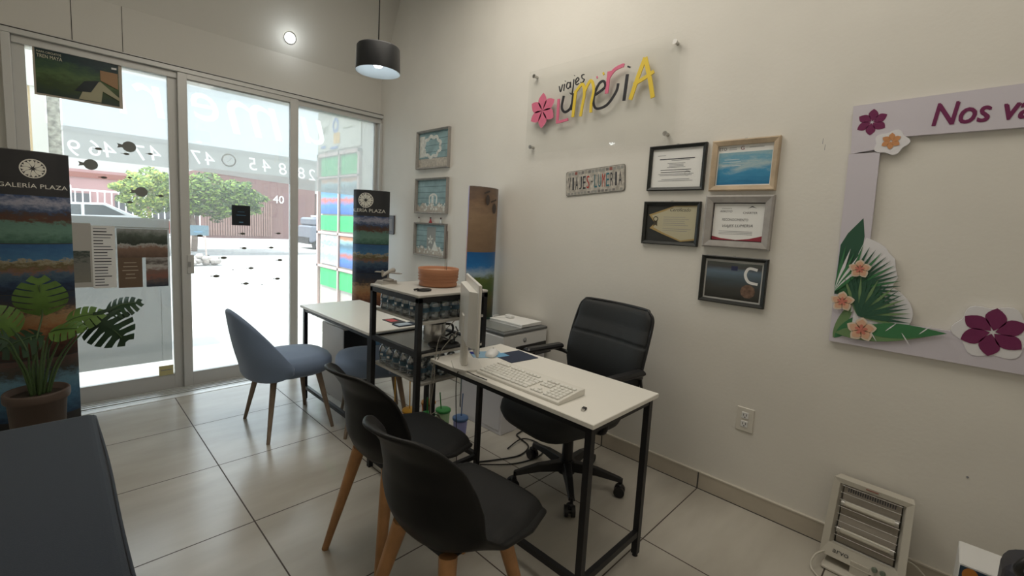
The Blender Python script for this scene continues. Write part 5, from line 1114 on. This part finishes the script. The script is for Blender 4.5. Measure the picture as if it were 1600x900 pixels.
# local: x right (seen from the room), y depth to wall, z up; built upright and leaned back
hwm = mat('heater_ivory', (.56, .53, .46), .45); refl = mat('heater_reflector', (.33, .30, .26), .35, .3); tube_ = mat('quartz_tube', (.68, .65, .56), .3)
TL = Matrix.Rotation(-.18, 4, 'X')
W_ = .127
g = MB()
out = [(-W_-.008, .05), (W_+.008, .05), (W_, .372), (-W_, .372)]; inn = [(-W_+.018, .105), (W_-.018, .105), (W_-.022, .352), (-W_+.022, .352)]
XZ = Matrix(((1, 0, 0, 0), (0, 0, 1, 0), (0, 1, 0, 0), (0, 0, 0, 1)))
for k in range(4):
    a, b, c, d = out[k], out[(k+1) % 4], inn[(k+1) % 4], inn[k]
    g.raw([(a[0], 0, a[1]), (b[0], 0, b[1]), (c[0], .006, c[1]), (d[0], .006, d[1]), (a[0]*.93, .085, a[1]+.01*(k < 2)), (b[0]*.93, .085, b[1]), (d[0]*.9, .035, d[1]), (c[0]*.9, .035, c[1])], [(0, 1, 2, 3), (1, 0, 4, 5), (3, 2, 7, 6)], hwm, False, TL)
g.raw([(x*.93, .085, z) for x, z in out], [(0, 3, 2, 1)], hwm, False, TL); g.build('housing', h, weld=True)
g = MB(); g.grid(lambda u, v: ((u*2-1)*.092, .036-.012*abs(math.sin(v*PI*2)), .108+.242*v), 4, 24, refl, TL); g.build('reflector', h)
for z in (.165, .275):
    g = MB(); g.cyl((-.088, .014, z), (.088, .014, z), .010, .010, tube_, 16, TL); g.cyl((-.092, .014, z), (-.08, .014, z), .013, .013, chrome, 12, TL); g.cyl((.08, .014, z), (.092, .014, z), .013, .013, chrome, 12, TL); g.build('quartz_tube', h)
g = MB()
for k in range(9): z = .115+k*.029; g.cyl((-.097, .002, z), (.097, .002, z), .0011, .0011, chrome, 6, TL)
g.build('guard_wires', h)
g = MB()
for k in range(20): x = -.075+k*.0078; g.box(x, x+.003, -.0012+.006, .008, .328, .343, ink, TL)
g.box(-.02, .02, -.001, .002, .3625, .3655, mat('heater_mark', (.25, .08, .06), .5), TL); g.build('vent_slots', h)
g = MB(); g.text('arvo', ink, TL @ basis((1, 0, 0), (0, 0, 1), (-.065, .001, .078)), h=.014, sh=.1); lab(g.build('lettering', h), 'dark maker lettering')
g = MB(); g.cyl((.045, -.012, .077), (.045, .0, .077), .008, .010, mat('grey_green_knob', (.15, .18, .14), .5), 14, TL); g.cyl((.07, -.01, .077), (.07, .0, .077), .008, .010, MATS['grey_green_knob'], 14, TL); g.build('knob', h)
g = MB(); g.box(-.12, .12, -.02, .11, .0, .018, hwm, bev=.006); g.box(-.03, .03, .01, .06, .015, .07, hwm); g.build('foot', h)
g = MB(); g.tube([(1.66, -3.0, .06), (1.60, -2.965, .05), (1.56, -2.96, .012), (1.50, -3.02, .006), (1.44, -3.08, .006), (1.36, -3.12, .006)], .0035, hwm); tag(g.build('heater_cord'), 'pale cord curling on the floor left of the heater', 'cord', 'heater cords')
g = MB(); g.tube([(1.72, -3.20, .10), (1.735, -3.25, .11), (1.72, -3.31, .07), (1.68, -3.36, .02), (1.62, -3.40, .005)], .003, hwm); tag(g.build('heater_cord'), 'pale cord arching from the right side of the heater', 'cord', 'heater cords')
# things at the lower right edge
h = thing('picture_box', 'white box with food pictures at the lower right edge of the view', 'box', (1.58, -3.43, 0), .0)
g = MB(); g.box(-.08, .08, -.07, .07, 0, .305, whitep, bev=.003); g.build('box_body', h)
T = basis((0, -1, 0), (0, 0, 1), (-.0805, 0, -.028)) @ Matrix.Scale(.75, 4, (1, 0, 0))
g = MB(); g.box(-.09, .09, .13, .325, 0, .001, mat('box_blue', (.03, .06, .10), .5), T); g.lathe([(0, 0), (.026, 0)], mat('box_orange', (.55, .22, .04), .5), n=18, T=T @ at(-.055, .30, .0015)); g.stroke([(-.04, .295), (.0, .29), (.06, .285)], .014, mat('box_cream', (.65, .58, .48), .5), .0012, T, .0006)
g.lathe([(0, 0), (.02, 0)], mat('box_salmon', (.5, .2, .12), .5), n=12, T=T @ at(.03, .262, .0022)); g.box(-.04, .01, .255, .275, .0011, .0018, mat('box_green', (.04, .2, .07), .5), T); g.box(-.09, -.055, .14, .24, .0011, .0018, ink, T); g.lathe([(0, 0), (.045, 0), (.04, .0)], MATS['box_cream'], n=20, T=T @ at(0, .21, .0026)); g.build('printed_side', h)
h = thing('black_bag', 'black and grey case standing at the extreme lower right corner', 'bag', (1.37, -3.525, 0))
g = MB(); g.box(-.09, .09, -.09, .09, 0, .47, mat('case_charcoal', (.035, .035, .045), .5), bev=.04); g.build('body', h, bevel=.02)
g = MB(); g.tube([(-.09, .06, .44), (-.105, .07, .47), (-.09, .05, .50), (-.03, .0, .51)], .010, blackp); g.build('handle', h)
g = MB(); g.box(-.094, -.09, .015, .03, .08, .42, chrome); g.build('trim_strip', h)
